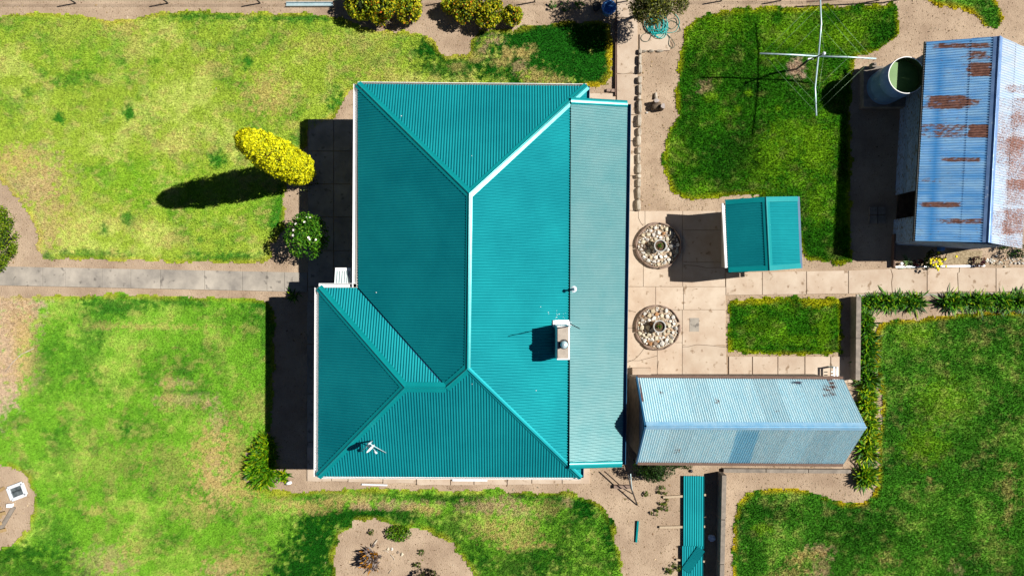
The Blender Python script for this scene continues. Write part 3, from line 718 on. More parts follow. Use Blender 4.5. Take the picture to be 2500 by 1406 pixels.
rear = struct_root('rear_path', G(2100, 690))
jag = lambda x: [(x - 2, 656), (x + 2, 672), (x, 676), (x + 3, 694), (x + 5, 714)]
ck = lambda pts: pts
c1 = [(2173, 656), (2178, 672), (2175, 690), (2177, 714)]
c2 = [(2341, 652), (2340, 664), (2336, 666), (2338, 712)]
yt = lambda x: 665 - 12.5 * (x - 1771) / 730; yb = lambda x: 721 - 9 * (x - 1771) / 730
def piece(left, right):
    slab(rear, [(left[i][0], left[i][1]) for i in range(len(left))][::-1] + list(right), M['concrete'], 0.035, gap=0.7)
vert = lambda x: [(x, yt(x)), (x, yb(x))]
seq = [vert(1771), vert(1860), vert(1968), vert(2070), c1, vert(2262), c2, vert(2430), vert(2530), vert(2620)]
for l, r_ in zip(seq[:-1], seq[1:]): piece(l, r_)
for a, b in ((2090, 2200), (2200, 2330), (2330, 2430)):
    slab(rear, [(a, yb(a) + 1), (b, yb(b) + 1), (b, yb(b) + 8), (a, yb(a) + 8)], M['concrete_grey'], 0.02, gap=.4)

strip = struct_root('shed_strip_paving', G(1900, 893))
for a, b in zip([1778, 1836, 1898, 1964, 2027], [1836, 1898, 1964, 2027, 2082]): slab(strip, rect(a, 869, b, 935), M['concrete'], 0.035)

# ------------------------------------------------------------------ the house
ZE = 2.7
hNW, hNE, hSE, hSW = P(873, 205, ZE), P(1433, 210, ZE), P(1418, 1166, ZE), P(776, 1163, ZE)
hWN, hWI = P(778, 702, ZE), P(870, 702, ZE)
aN, rS = P(1146, 473, 4.05), P(1141, 900, 4.05)
wR, wJ = P(989, 945, 3.82), P(1088, 946, 3.82)
pN = plane3(hNW, hNE, aN); pE = plane3(hNE, hSE, rS); pW = plane3(hNW, hWI, aN); pS = plane3(hSW, hSE, rS)
pWN = plane3(hWN, hWI, wR); pWW = plane3(hWN, hSW, wR)
house = thing('house', ((hSW.x + hSE.x) / 2, (hSW.y + hNW.y) / 2, 0), 'long single storey house under a teal corrugated hipped roof, in the middle of the garden', 'house')
hp = lambda *a: [(p.x, p.y) for p in a]
corr('roof_plane', hp(hNW, hNE, aN), pN, M['teal'], house)
corr('roof_plane', hp(hNE, aN, rS, hSE), pE, M['teal'], house)
sh = Vector((0.06, -0.0, 0))
corr('roof_plane', hp(hNW, aN, rS, wJ + sh, hWI + sh), pW, M['teal'], house)
corr('roof_plane', hp(hSW, wR, wJ, rS, hSE), pS, M['teal'], house)
corr('roof_plane', hp(hWN, wR, wJ, hWI), pWN, M['teal'], house)
corr('roof_plane', hp(hWN, hSW, wR), pWW, M['teal'], house)

def cap(a, b, pa, pb, w=0.115, m='teal_gloss', name='ridge_cap', roll=0.022, nseg=1):
    a = Vector(a); b = Vector(b)
    d = (b - a); d2 = Vector((d.x, d.y)).normalized(); s = Vector((-d2.y, d2.x))
    mb = MB()
    vs = []
    offs = [(-w, 0), (-w * 0.97, 1), (-0.03, 2), (-0.018, 3), (0, 4), (0.018, 3), (0.03, 2), (w * 0.97, 1), (w, 0)]
    for p in (a, b):
        for o, k in offs:
            x, y = p.x + s.x * o, p.y + s.y * o
            pl = pa if o > 0 else pb
            zz = min(pz(pa, x, y), pz(pb, x, y)) if o else max(p.z, min(pz(pa, x, y), pz(pb, x, y)))
            zz += {0: 0.006, 1: 0.018, 2: 0.022, 3: 0.022 + roll, 4: 0.024 + roll * 1.2}[k]
            vs.append((x, y, zz))
    n = len(offs)
    mb.add(vs, [(i, i + 1, n + i + 1, n + i) for i in range(n - 1)])
    return mb.build(name, M[m], house)
cap(hNW, aN, pN, pW); cap(hNE, aN, pE, pN); cap(aN, rS, pE, pW, w=0.085); cap(rS, hSE, pE, pS, w=0.08, m='teal'); cap(wJ, rS, pW, pS, w=0.13)
cap(wR, wJ, pWN, pS, w=0.14); cap(hWN, wR, pWN, pWW); cap(hSW, wR, pWW, pS)
# valley between the wing and the main roof
vb = MB()
dv = (wJ - hWI); sv = Vector((-dv.y, dv.x, 0)).normalized() * 0.1
vb.add([hWI - sv + Vector((0, 0, -.05)), hWI + sv + Vector((0, 0, -.05)), wJ + sv + Vector((0, 0, -.05)), wJ - sv + Vector((0, 0, -.05))], [(0, 1, 2, 3)])
vb.build('valley_gutter', M['blue_gutter'], house)

# lean-to along the east side
ZL = 2.3
bN = P(1394, 247, 2.92); bS = P(1390, 1137, 2.92); eN = P(1532, 254, ZL); eS = P(1518, 1133, ZL)
pL = plane3(bN, bS, (eN + eS) / 2)
eN.z = pz(pL, eN.x, eN.y); eS.z = pz(pL, eS.x, eS.y)
corr('verandah_roof', hp(bN, eN, eS, bS), pL, M['teal_pale'], house, lift=0.02)
def barge(a, b, w, m, name, off):
    a = Vector(a); b = Vector(b); d = (b - a).normalized(); s = Vector((-d.y, d.x, 0)).normalized()
    mb = MB(); vs = []
    prof = [(-w / 2, -0.10), (-w / 2, 0.02), (-w * .38, 0.05), (-w * .2, .058), (w * .0, 0.0615), (w * .2, .0605), (w * .38, 0.05), (w / 2, 0.03), (w / 2, 0.0)]
    for p in (a, b):
        for o, z in prof: vs.append(p + s * (o + off) + Vector((0, 0, z)))
    n = len(prof)
    mb.add(vs, [(i, i + 1, n + i + 1, n + i) for i in range(n - 1)], True)
    return mb.build(name, M[m], house)
barge(bN, eN, 0.2, 'teal_gloss', 'barge_cap', 0.0); barge(bS, eS, 0.2, 'teal_gloss', 'barge_cap', 0.02)

def gutter(a, b, out, m='white', w=0.11):
    """open box gutter below an eave; out points away from the roof"""
    a = Vector(a); b = Vector(b); out = Vector(out).normalized()
    prof = [(-0.02, -0.005), (-0.02, -0.11), (w, -0.11), (w, 0.0), (w + 0.012, 0.0), (w + 0.012, -0.12), (-0.03, -0.12), (-0.03, -0.005)]
    vs = [p + out * o + Vector((0, 0, z - 0.012)) for p in (a, b) for o, z in prof]
    n = len(prof); mb = MB()
    mb.add(vs, [(i, (i + 1) % n, n + (i + 1) % n, n + i) for i in range(n)])
    mb.add([vs[0], vs[1], vs[2], vs[3]], [(0, 1, 2, 3)]); mb.add([vs[n], vs[n + 1], vs[n + 2], vs[n + 3]], [(0, 1, 2, 3)])
    return mb.build('gutter', M[m], house)
gutter(hNW, hWI, (-1, 0, 0)); gutter(hNE, hNW, (0, 1, 0), 'white', .05); gutter(hWN, hWI, (0, 1, 0)); gutter(hSW, hWN, (-1, 0, 0)); gutter(hSW, hSE, (0, -1, 0), 'white', .045)
gutter(eN, eS, (1, 0, 0), 'blue_gutter', 0.1); gutter(hNE, bN + (hNE - aN) * 0.02, (1, 0, 0), 'blue_gutter', 0.07) if False else None
gutter(hNE, hNE + (hSE - hNE) * 0.035, (1, 0, 0), 'blue_gutter', 0.07); gutter(hSE, hSE + (hNE - hSE) * 0.03, (1, 0, 0), 'blue_gutter', 0.07)

# walls
wl = MB(); ins = 0.42
wl.prism([(p[0], p[1]) for p in [(hSW.x + ins, hSW.y + ins), (eS.x - 0.2, hSE.y + ins), (eN.x - 0.2, hNE.y - ins), (hNW.x + ins, hNW.y - ins), (hWI.x + ins, hWI.y - ins), (hWN.x + ins, hWN.y - ins)]], 0, 2.2)
wl.build('wall', M['cream'], house)
fw = MB()
for a, b in ((hNW, hWI), (hSW, hWN), (hNW, hNE), (hWN, hWI), (hSW, hSE)): fw.bar(a + Vector((0, 0, -.12)), b + Vector((0, 0, -.12)), 0.02, 0.18)
fw.build('fascia', M['cream'], house)
sf = MB()
for a, b, o in ((hNW, hWI, (1, 0)), (hSW, hWN, (1, 0)), (hNW, hNE, (0, -1)), (hWN, hWI, (0, -1)), (hSW, hSE, (0, 1))):
    o = Vector((o[0], o[1], 0)) * ins; dz = Vector((0, 0, -0.2)); sf.add([a + dz, b + dz, b + o + dz, a + o + dz], [(0, 1, 2, 3)])
sf.build('eave_lining', M['cream'], house)

# chimney
ZC = 4.05
c0, c1_ = P(1360, 796, ZC), P(1391, 878, ZC)
ch = MB(); ch.box(c0.x, c1_.x, c1_.y, c0.y, 2.75, ZC); chim = ch.build('chimney', M['white'], house)
ct = MB(); ct.box(c0.x + 0.015, c1_.x - 0.035, c1_.y + 0.04, c0.y - 0.02, ZC - 0.02, ZC + 0.025); ct.build('chimney_top', M['soot'], chim)
ccx, ccy = (P(1376, 840, ZC).x, P(1376, 840, ZC).y)
sb = MB(); sb.lathe((ccx, ccy, ZC + 0.026), [(0.0, 0.004), (0.1, 0.004), (0.135, 0.0)], 20); sb.build('soot_ring', M['soot_black'], chim)
cw = MB(); cw.lathe((ccx, ccy, ZC + 0.02), [(0.055, 0), (0.055, 0.16), (0.10, 0.16), (0.10, 0.2), (0.05, 0.25), (0.0, 0.27)], 18); cw.build('cowl', M['steel'], chim)
fl = MB()
f0, f1 = P(1352, 782, 3.1), P(1394, 798, 3.1)
fl.add([(f0.x, f0.y, pz(pE, f0.x, f0.y) + .03), (f1.x, f0.y, pz(pE, f1.x, f0.y) + .03), (f1.x, f1.y - .02, pz(pE, f1.x, f1.y) + .07), (f0.x, f1.y - .02, pz(pE, f0.x, f1.y) + .07)], [(3, 2, 1, 0)])
fl.bar((f0.x, f0.y, pz(pE, f0.x, f0.y) + .03), (f0.x, f1.y, pz(pE, f0.x, f1.y) + .05), .05, .05)
fl.bar((f1.x, f0.y, pz(pE, f1.x, f0.y) + .03), (f1.x, f1.y, pz(pE, f1.x, f1.y) + .05), .05, .05)
fl.build('chimney_flashing', M['steel_white'], chim)
mp_ = MB(); ma = P(1391, 790, 3.15); mb_ = Vector((P(1415, 802, 5.6).x, P(1415, 802, 5.6).y, 5.6))
mp_.tube([ma, ma * 0.5 + mb_ * 0.5, mb_], [0.02, 0.015, 0.01], 6)
mp_.build('aerial_mast', M['dark_metal'], house)
vp = MB(); v0 = P(1400, 706, 2.9); v0.z = pz(pL, v0.x, v0.y)
vp.tube([v0, v0 + Vector((0, 0, 0.36))], 0.028, 8); vp.lathe((v0.x, v0.y, v0.z + .34), [(0.05, 0), (0.05, .05), (0.0, .08)], 10); vp.lathe((v0.x, v0.y, v0.z), [(0.1, 0.02), (0.03, 0.09)], 10)
vp.build('roof_vent', M['steel_white'], house)
# small porch roof beside the wing
ax0, ax1 = P(818, 660, 2.45), P(856, 702, 2.6)
pA = plane3((ax0.x, ax0.y, 2.42), (ax1.x, ax0.y, 2.42), (ax0.x, ax1.y, 2.55))
M['awning'] = mat('ribbed_white_sheet', (0.36, 0.44, 0.45), (0.46, 0.52, 0.52), scale=3, rough=0.4)
aw = corr('porch_roof', [(ax0.x, ax0.y), (ax1.x, ax0.y), (ax1.x, ax1.y), (ax0.x, ax1.y)], pA, M['awning'], house, amp=0.018, pitch=0.074)
ag = MB(); ag.bar((ax0.x, ax0.y + .03, 2.4), (ax1.x - .03, ax0.y + .03, 2.4), 0.09, 0.07); ag.build('porch_gutter', M['white'], aw)

spk = MB()
for k in range(28):
    if k < 20: x, y = random.gauss(1370, 22), random.gauss(765, 16)
    else: x, y = random.uniform(900, 1380), random.uniform(260, 1120)
    p = P(x, y, 3.3)
    zz = min(pz(q, p.x, p.y) for q in (pN, pE, pW, pS)) if p.x > hWI.x else 0
    if zz > 2.7:
        a = random.uniform(.006, .018); spk.add([(p.x - a, p.y, zz + .016), (p.x, p.y - a * .7, zz + .016), (p.x + a, p.y, zz + .016), (p.x, p.y + a * .7, zz + .016)], [(0, 1, 2, 3)])
tag(spk.build('bird_droppings', M['white'], house), kind='stuff')

# satellite dish on its tripod
dz = pz(pS, *(P(905, 1070, 3.15).xy))
db = P(908, 1076, dz); db.z = pz(pS, db.x, db.y)
dish = thing('satellite_dish', db, 'small white satellite dish on a braced mast, on the teal roof', 'satellite dish')
top = db + Vector((0, 0, 0.5))
MB().tube([db, top], 0.025, 8).build('mast', M['steel_white'], dish)
for q in ((943, 1104), (884, 1100)):
    e = P(q[0], q[1], 3.0); e.z = pz(pS, e.x, e.y) + .02
    MB().tube([top - Vector((0, 0, .15)), e], 0.012, 6).build('strut', M['steel'], dish)
ds = MB(); axd = Vector((0.66, -0.58, 0.16)).normalized(); xx = axd.cross(Vector((0, 0, 1))).normalized(); yy_ = xx.cross(axd)
dc = top + axd * 0.08 + Vector((0, 0, .1))
vs = []; fs = []
for i, r_ in enumerate((0.0, 0.055, 0.105, 0.15)):
    for k in range(20):
        a = 2 * math.pi * k / 20; vs.append(dc + (xx * math.cos(a) + yy_ * math.sin(a) * 1.08) * r_ + axd * (r_ * r_ * 1.6))
for i in range(3):
    for k in range(20): fs.append((i * 20 + k, i * 20 + (k + 1) % 20, (i + 1) * 20 + (k + 1) % 20, (i + 1) * 20 + k))
ds.add(vs, fs, True); ds.build('dish', M['dish'], dish)
lnb = dc + axd * 0.24 - yy_ * 0.08
MB().tube([dc - yy_ * 0.18 + axd * .04, lnb], 0.012, 6).build('feed_arm', M['steel'], dish)
MB().tube([lnb, lnb - axd * 0.09], 0.028, 8).build('receiver', M['steel_white'], dish)
MB().bar(top - axd * .02 + Vector((0, 0, -.05)), dc, .04, .06).build('bracket', M['steel_white'], dish)

# ------------------------------------------------------------------ gabled sheds
def quad_sheets(parent, e0, e1, r0, r1, n, rows, m, attr, amp=.0125):
    """roof slope between eave e0-e1 and ridge r0-r1, laid sheet by sheet"""
    pl = plane3(e0, e1, r0)
    f = lambda s, t: (e0 + (e1 - e0) * s) * (1 - t) + (r0 + (r1 - r0) * s) * t
    g = math.hypot(pl[0], pl[1]); d = Vector((pl[0] / g, pl[1] / g)); u = Vector((-d.y, d.x))
    for i in range(n):
        for j in range(len(rows) - 1):
            a, b = i / n, (i + 1) / n; t0, t1 = rows[j], rows[j + 1] - (0 if j == len(rows) - 2 else -0.02)
            q = [f(a, t0), f(b, t0), f(b, t1), f(a, t1)]
            uu = [Vector((p.x, p.y)).dot(u) for p in q[:2]]
            w = abs(uu[1] - uu[0])
            corr('roofing_sheet', [(p.x, p.y) for p in q], pl, m, parent, pitch=w / 10, amp=amp, seg=8, lift=0.004 * j + random.uniform(0, 0.003), nv=6, attr=attr, u_ref=min(uu))
    return pl

def ridge_strip(parent, a, b, pa, pb, w, m, name='ridge_cap'):
    a = Vector(a); b = Vector(b); d = (b - a); s = Vector((-d.y, d.x, 0)).normalized()
    vs = []
    offs = [(-w, 0.012), (-0.025, 0.02), (-0.015, 0.045), (0.015, 0.045), (0.025, 0.02), (w, 0.012)]
    for p in (a, b):
        for o, z in offs:
            x, y = p.x + s.x * o, p.y + s.y * o
            vs.append((x, y, min(pz(pa, x, y), pz(pb, x, y)) + z + 0.008))
    n = len(offs)
    return MB().add(vs, [(i, i + 1, n + i + 1, n + i) for i in range(n - 1)]).build(name, m, parent)

RUST = [(2398, 170, 28, 16, 1.0), (2390, 135, 26, 10, .5), (2315, 250, 55, 16, .85), (2390, 320, 25, 15, 1.3), (2300, 320, 55, 16, .45), (2268, 500, 28, 6, .9), (2322, 500, 22, 6, .9), (2350, 540, 60, 6, .7), (2350, 112, 70, 6, .7), (2345, 390, 50, 5, .7),
        (2485, 218, 28, 10, 1.0), (2480, 400, 22, 60, .75), (2450, 340, 30, 60, .4), (2475, 540, 25, 30, .8), (2480, 470, 25, 30, .6), (2440, 545, 25, 30, .4), (2500, 300, 30, 60, .4), (2375, 250, 20, 8, .6), (2270, 440, 30, 5, .3)]
def shed_attr(V):
    k = CAM_H / (CAM_H - V[:, 2])
    px = 1250 + V[:, 0] * PPM * k; py = 703 - V[:, 1] * PPM * k
    r = 0.13 + 0.28 * fbm(px, py, 1 / 40, 4, 3) + np.where(px > 2436, 0.2, 0.0) * (py > 240)
    for x, y, rx, ry, s in RUST:
        dx_ = abs(px - x) / rx + (fbm(px, py, 1 / 9, 61, 2) - .5) * .5; dy_ = abs(py - y) / ry
        r += s * np.minimum(np.clip((1.15 - dx_) * 3, 0, 1), np.clip((1.12 - dy_) * 6, 0, 1)) * np.where(px > 2436, .24, .7)
    fr = np.clip((fbm(px * 0.12, py, 1 / 13, 8, 3) - 0.45) * 4, 0, 1) * (px < 2420) * 0.6
    fr = np.maximum(fr, (abs(px - (2308 - (py - 100) * 0.06)) < 9) * 0.85)
    return {'rust': r, 'fresh': fr}
e0, e1 = P(2262, 103, 1.85), P(2234, 588, 1.85)
r0, r1 = P(2440, 89, 2.68), P(2412, 592, 2.68)
run = (r0 - e0); run.z = 0
shed = thing('rusty_shed', ((r0 + r1) / 2).xy.to_3d(), 'old shed with rust-stained blue-grey corrugated gable roof, at the right edge beside the water tank', 'shed')
f0_, f1_ = r0 + run, r1 + run; f0_.z = f1_.z = 1.85
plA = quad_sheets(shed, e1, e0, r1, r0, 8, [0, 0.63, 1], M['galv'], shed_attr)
plB = quad_sheets(shed, f0_, f1_, r0, r1, 8, [0, 0.5, 1], M['galv_rusty'], shed_attr)
ridge_strip(shed, r0, r1, plA, plB, 0.13, M['tank'])
up = Vector((0, 0, 1)); dn = (e1 - e0).normalized(); wd_ = run.normalized()
w0 = e0 + wd_ * 0.36 + dn * 0.1; w1 = e1 + wd_ * 0.36 - dn * 0.08; w0.z = w1.z = 0
ln_ = (w1 - w0).length
def wall_board(t0, t1, z0, z1, m=M['boards']):
    a = w0 + dn * (ln_ * t0); b = w0 + dn * (ln_ * t1)
    o = -wd_ * 0.012
    mbx = MB(); mbx.hexa([a + up * z0 + o * 2, b + up * z0 + o * 2, b + up * z0 + wd_ * .03, a + up * z0 + wd_ * .03], [a + up * z1, b + up * z1, b + up * z1 + wd_ * .03, a + up * z1 + wd_ * .03])
    mbx.build('wall_board', m, shed)
nb = 9; hb = 1.8 / nb
for i in range(nb):
    for t0, t1 in ((0.0, 0.42), (0.422, 0.728), (0.868, 1.0)): wall_board(t0, t1, i * hb + 0.002, (i + 1) * hb - 0.004)
sw = MB(); q0 = w0 + wd_ * 0.05; q1 = w1 + wd_ * 0.05; q2 = f1_ - wd_ * 0.3 - dn * 0.1; q3 = f0_ - wd_ * 0.3 + dn * 0.1
for a, b in ((q0, q3), (q1, q2), (q2, q3)): sw.hexa([Vector((p.x, p.y, 0)) for p in (a, b, b + dn * .04, a + dn * .04)] , [Vector((p.x, p.y, 1.8)) for p in (a, b, b + dn * .04, a + dn * .04)])
sw.build('wall', M['boards'], shed)
fl_ = MB(); fl_.hexa([Vector((p.x, p.y, 0.0)) for p in (q0, q1, q2, q3)], [Vector((p.x, p.y, 0.03)) for p in (q0, q1, q2, q3)]); fl_.build('floor_slab', M['soil_dark'], shed)
ea = MB(); ea.bar(e0 - up * .06 - dn * .03, e1 - up * .06 + dn * .0, .06, .07); ea.build('eave_beam', M['dark_metal'], shed)

# long galvanised outbuilding south of the patio
zE2, zR2 = 1.9, 3.22
n0, n1 = P(1559, 922, zE2), P(2048, 926, zE2)
s0, s1 = P(1557, 1128, zE2), P(2072, 1132, zE2)
g0, g1 = P(1575, 1040, zR2), P(2112, 1042, zR2)
n0.x = s0.x = g0.x = (n0.x + s0.x + g0.x) / 3; n1.x = s1.x = g1.x = (n1.x + s1.x + g1.x) / 3
out2 = thing('outbuilding', (g0 + g1).xy.to_3d() * 0.5, 'long narrow outbuilding with a pale ribbed zinc gable roof, south of the concrete patio', 'shed')
def out_attr(V):
    k = CAM_H / (CAM_H - V[:, 2]); px = 1250 + V[:, 0] * PPM * k; py = 703 - V[:, 1] * PPM * k
    r = 0.05 + 0.16 * fbm(px, py, 1 / 30, 14, 3)
    for x, y, rx, ry in ((1615, 965, 6, 6), (1750, 982, 6, 5), (2025, 950, 16, 22), (1895, 995, 10, 5), (1650, 1100, 8, 4)): r += 0.4 * (np.hypot((px - x) / rx, (py - y) / ry) < 1.2)
    sk = (px - (1803 - (py - 1047) * 0.28))
    fr = np.where((py > 1046) & (abs(sk - 24) < 27), 0.6, 0.0)
    fr = np.maximum(fr, 0.0)
    return {'rust': r, 'fresh': fr}
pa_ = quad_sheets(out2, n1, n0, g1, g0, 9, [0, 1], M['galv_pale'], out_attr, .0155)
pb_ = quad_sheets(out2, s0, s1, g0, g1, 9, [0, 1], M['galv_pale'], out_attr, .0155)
ridge_strip(out2, g0, g1, pa_, pb_, 0.11, M['ridge_blue'])
ow = MB(); ow.box(n0.x + .05, n1.x - .05, s0.y + .12, n0.y - .12, 0, zE2 - .03); ow.build('wall', M['wall_conc'], out2)
for gx_ in (n0.x + .06, n1.x - .06):
    gb = MB(); gb.add([(gx_, n0.y - .06, zE2 - .06), (gx_, s0.y + .06, zE2 - .06), (gx_, g0.y, zR2 - .03)], [(0, 1, 2)]); gb.build('gable', M['tank'], out2)
for a, b in ((n0, g0), (s0, g0)):
    MB().bar(a + Vector((-.03, 0, -.02)), b + Vector((-.03, 0, -.02)), .05, .12).build('barge_board', M['blue_gutter'], out2)
MB().bar(n0 + Vector((.0, -.03, .012)), n0 * .5 + g0 * .5 + Vector((0, 0, .03)), .06, .02).build('rusted_edge_strip', M['rust_brown'], out2)
for a, b, s in ((n0, n1, 1), (s0, s1, -1)):
    MB().bar(a + Vector((0, .045 * s, -.05)), b + Vector((0, .045 * s, -.05)), .08, .08).build('gutter', M['brown'], out2)

# small teal pump shed
zA, zB = 1.6, 2.02
k0, k1 = P(1770, 488, zA), P(1778, 665, zA); m0, m1 = P(1870, 481, zB), P(1879, 661, zB); j0, j1 = P(1947, 480, zA - .05), P(1954, 655, zA - .05)
hut = thing('garden_hut', ((k0 + j1) * 0.5).xy.to_3d(), 'small hut with a teal corrugated gable roof, between the lawn and the patio', 'shed')
pk = plane3(k0, k1, m0); pj = plane3(j0, j1, m0)
corr('roof_plane', hp(k0, k1, m1, m0), pk, M['teal'], hut); corr('roof_plane', hp(j0, j1, m1, m0), pj, M['teal'], hut)
ridge_strip(hut, m0, m1, pk, pj, 0.11, M['teal_gloss'])
for a, b, pl, nm in ((k0, m0, pk, 1), (k1, m1, pk, -1), (j0, m0, pj, 1), (j1, m1, pj, -1)):
    o = Vector((0, -0.075 * nm, 0.022)); o2 = Vector((0, 0.0, 0.022))
    MB().bar(a + o, b + o, 0.15, 0.014).build('barge_cap', M['teal_gloss'], hut)
MB().bar(k0 + Vector((-.045, -.1, -.06)), k1 + Vector((-.045, .14, -.06)), .085, .09).build('gutter', M['white'], hut)
MB().bar(j0 + Vector((.04, 0, -.06)), j1 + Vector((.04, 0, -.06)), .07, .08).build('gutter', M['blue_gutter'], hut)
MB().box(k0.x + .36, j0.x - .2, k1.y + .2, k0.y - .2, 0, 1.55).build('wall', M['cream'], hut)

# ------------------------------------------------------------------ water tank
tb = P(2158, 214, 0.28)
tb.z = 0.0
tank = thing('water_tank', tb, 'round open-topped blue-grey metal tank with green water, beside the rusty shed', 'water tank')
TR, TZ0, TZ1 = 0.555, 0.28, 1.56
tk = MB(); tk.lathe((tb.x, tb.y, 0), [(TR, TZ0), (TR, TZ1 * .33), (TR + .008, TZ1 * .34), (TR, TZ1 * .35), (TR, TZ1 * .66), (TR + .008, TZ1 * .67), (TR, TZ1 * .68), (TR, TZ1), (TR - .004, TZ1)], 48); tk.build('shell', M['tank'], tank)
MB().lathe((tb.x, tb.y, 0), [(TR - .006, TZ1), (TR - .012, TZ1 - .01), (TR - .012, TZ0)], 48).build('lining', M['algae'], tank)
rm = MB(); rm.lathe((tb.x, tb.y, TZ1), [(TR - .014, -.01), (TR - .014, .012), (TR + .008, .012), (TR + .008, -.012)], 48); rm.build('rim', M['dish'], tank)
MB().disc((tb.x, tb.y, 1.28), TR - .013, 40).build('water', M['water'], tank)
st0, st1 = P(2107, 163, 0.25), P(2210, 262, 0.25)
tag(MB().box(st0.x, st1.x, st1.y, st0.y, 0, 0.28).build('tank_stand', M['wall_conc'], None, ((st0.x + st1.x) / 2, (st0.y + st1.y) / 2, 0)), 'square concrete stand under the blue-grey water tank', 'stand')
pb2 = G(2116, 170); tag(MB().box(pb2.x - .07, pb2.x + .06, pb2.y - .08, pb2.y + .06, .28, .5).box(pb2.x - .05, pb2.x + .02, pb2.y - .02, pb2.y + .04, .5, .56).build('pump_box', M['wall_conc'], None, (pb2.x, pb2.y, .28)), 'small square box on the corner of the tank stand', 'pump box')

# ------------------------------------------------------------------ rotary clothes line
hb_ = G(1944, 170)
hoist = thing('rotary_clothes_line', hb_, 'rotary clothes line with four pale metal arms, on the back lawn', 'clothes line')
hz = 1.5
hc = P(1998, 138, hz)
MB().tube([hb_, Vector((hb_.x, hb_.y, 1.0))], 0.032, 8).build('mast_base', M['dark_metal'], hoist)
MB().tube([Vector((hb_.x, hb_.y, 0.9)), Vector((hc.x, hc.y, hz))], 0.022, 8).build('mast', M['dark_metal'], hoist)
hub = P(2012, 131, 1.95); MB().tube([Vector((hc.x, hc.y, hz)), hub], 0.02, 8).build('upper_mast', M['dark_metal'], hoist)
MB().lathe(hub - Vector((0, 0, .04)), [(0, 0), (.05, 0.0), (.05, .05), (0, .07)], 10).build('hub', M['steel_white'], hoist)
MB().bar(Vector((hb_.x - .05, hb_.y, .98)), Vector((hb_.x + .12, hb_.y + .02, .98)), .05, .07).build('winding_gear', M['steel_white'], hoist)
ends = [P(1855, 131, hz + .08), P(2139, 144, hz + .1), P(1993, 283, hz + .1), P(2002, -14, hz + .1)]
mids = [P(1930, 134, hz + .02), P(2070, 140, hz + .02), P(1990, 215, hz - .02), P(2005, 60, hz + .06)]
for e, mdd in zip(ends, mids): MB().tube([hc, mdd, e], 0.025, 6).build('arm', M['steel'], hoist)
wz = MB(); order = [0, 3, 1, 2]
for t in (0.95, 0.8, 0.52):
    for i in range(4):
        a = hc + (ends[order[i]] - hc) * t; b = hc + (ends[order[(i + 1) % 4]] - hc) * t
        wz.tube([a, (a + b) / 2 - Vector((0, 0, .04)), b], 0.003, 3)
for e in ends: wz.tube([hub, hc + (e - hc) * 0.8], 0.003, 3)
wz.build('line', M['wire'], hoist)

# ------------------------------------------------------------------ stones along the back path
def hull_rock(seed, n=14, flat=0.75):
    r = random.Random(seed); bm = bmesh.new()
    for _ in range(n):
        v = Vector((r.gauss(0, 1), r.gauss(0, 1), r.gauss(0, 1))).normalized() * r.uniform(0.8, 1.0); bm.verts.new((v.x, v.y, v.z * flat))
    g = bmesh.ops.convex_hull(bm, input=bm.verts)
    bmesh.ops.delete(bm, geom=[e for e in g['geom_interior'] if isinstance(e, bmesh.types.BMVert)], context='VERTS')
    me = bpy.data.meshes.new('rock'); bm.to_mesh(me); bm.free(); me.materials.append(M['rock']); return me
ROCKS = [hull_rock(i) for i in range(10)]
FLATS = [hull_rock(40 + i, 22, 0.9) for i in range(6)]
for me in FLATS: me.materials[0] = M['wall_stone']

kerb = thing('stone_edging', G(1560, 320), 'row of rough grey stones edging the soil bed along the back path', 'stone edging')
for y0, y1 in [(122, 136), (136, 161), (161, 183), (189, 207), (207, 235), (234, 247), (247, 281), (281, 313), (313, 334), (333, 359), (360, 377), (377, 403), (402, 427), (427, 437), (437, 459), (459, 487), (487, 517)]:
    c = G(1561 - 0.012 * (y0 - 120) + random.uniform(-1.0, 1.0), (y0 + y1) / 2)
    hl = (y1 - y0) / PPM / 2 * .97; hw = random.uniform(.055, .075); h = random.uniform(.15, .2)
    ring = []
    for i in range(12):
        a = 2 * math.pi * i / 12; k_ = random.uniform(.9, 1.08)
        cx_ = math.copysign(abs(math.cos(a)) ** .55, math.cos(a)); sy_ = math.copysign(abs(math.sin(a)) ** .55, math.sin(a))
        ring.append((cx_ * hw * k_, sy_ * hl * k_))
    vs = [(c.x + x, c.y + y, 0) for x, y in ring] + [(c.x + x, c.y + y, h * .8) for x, y in ring] + [(c.x + x * .68, c.y + y * .86, h + random.uniform(-.012, .012)) for x, y in ring]
    fs = [(k * 12 + i, k * 12 + (i + 1) % 12, (k + 1) * 12 + (i + 1) % 12, (k + 1) * 12 + i) for k in (0, 1) for i in range(12)] + [tuple(range(24, 36))]
    MB().add(vs, fs).build('stone', M['wall_stone'], kerb)
for x0, x1 in ((1563, 1580), (1580, 1598), (1599, 1622)):
    o = bpy.data.objects.new('stone', random.choice(FLATS)); COL.objects.link(o); o.parent = kerb
    o.location = G((x0 + x1) / 2, 126) - kerb.location + Vector((0, 0, .03)); o.scale = ((x1 - x0) / PPM / 2, .05, .08)
tag(MB().bar(G(1503, 45, .05), G(1502, 236, .05), .035, .12).build('timber_edging', M['brown'], None, G(1503, 140)), 'thin dark edging board between the lawn and the back path', 'edging')
for x in (1485, 1496):
    p = G(x, 222 + (x - 1485) * .1)
    tag(MB().box(p.x - .06, p.x + .06, p.y - .05, p.y + .05, 0.0, .09).build('brick', M['edge_stone'], None, p), 'left one of two loose reddish bricks at the house corner' if x == 1485 else 'right one of two loose reddish bricks at the house corner', 'brick', 'loose bricks at the house corner')

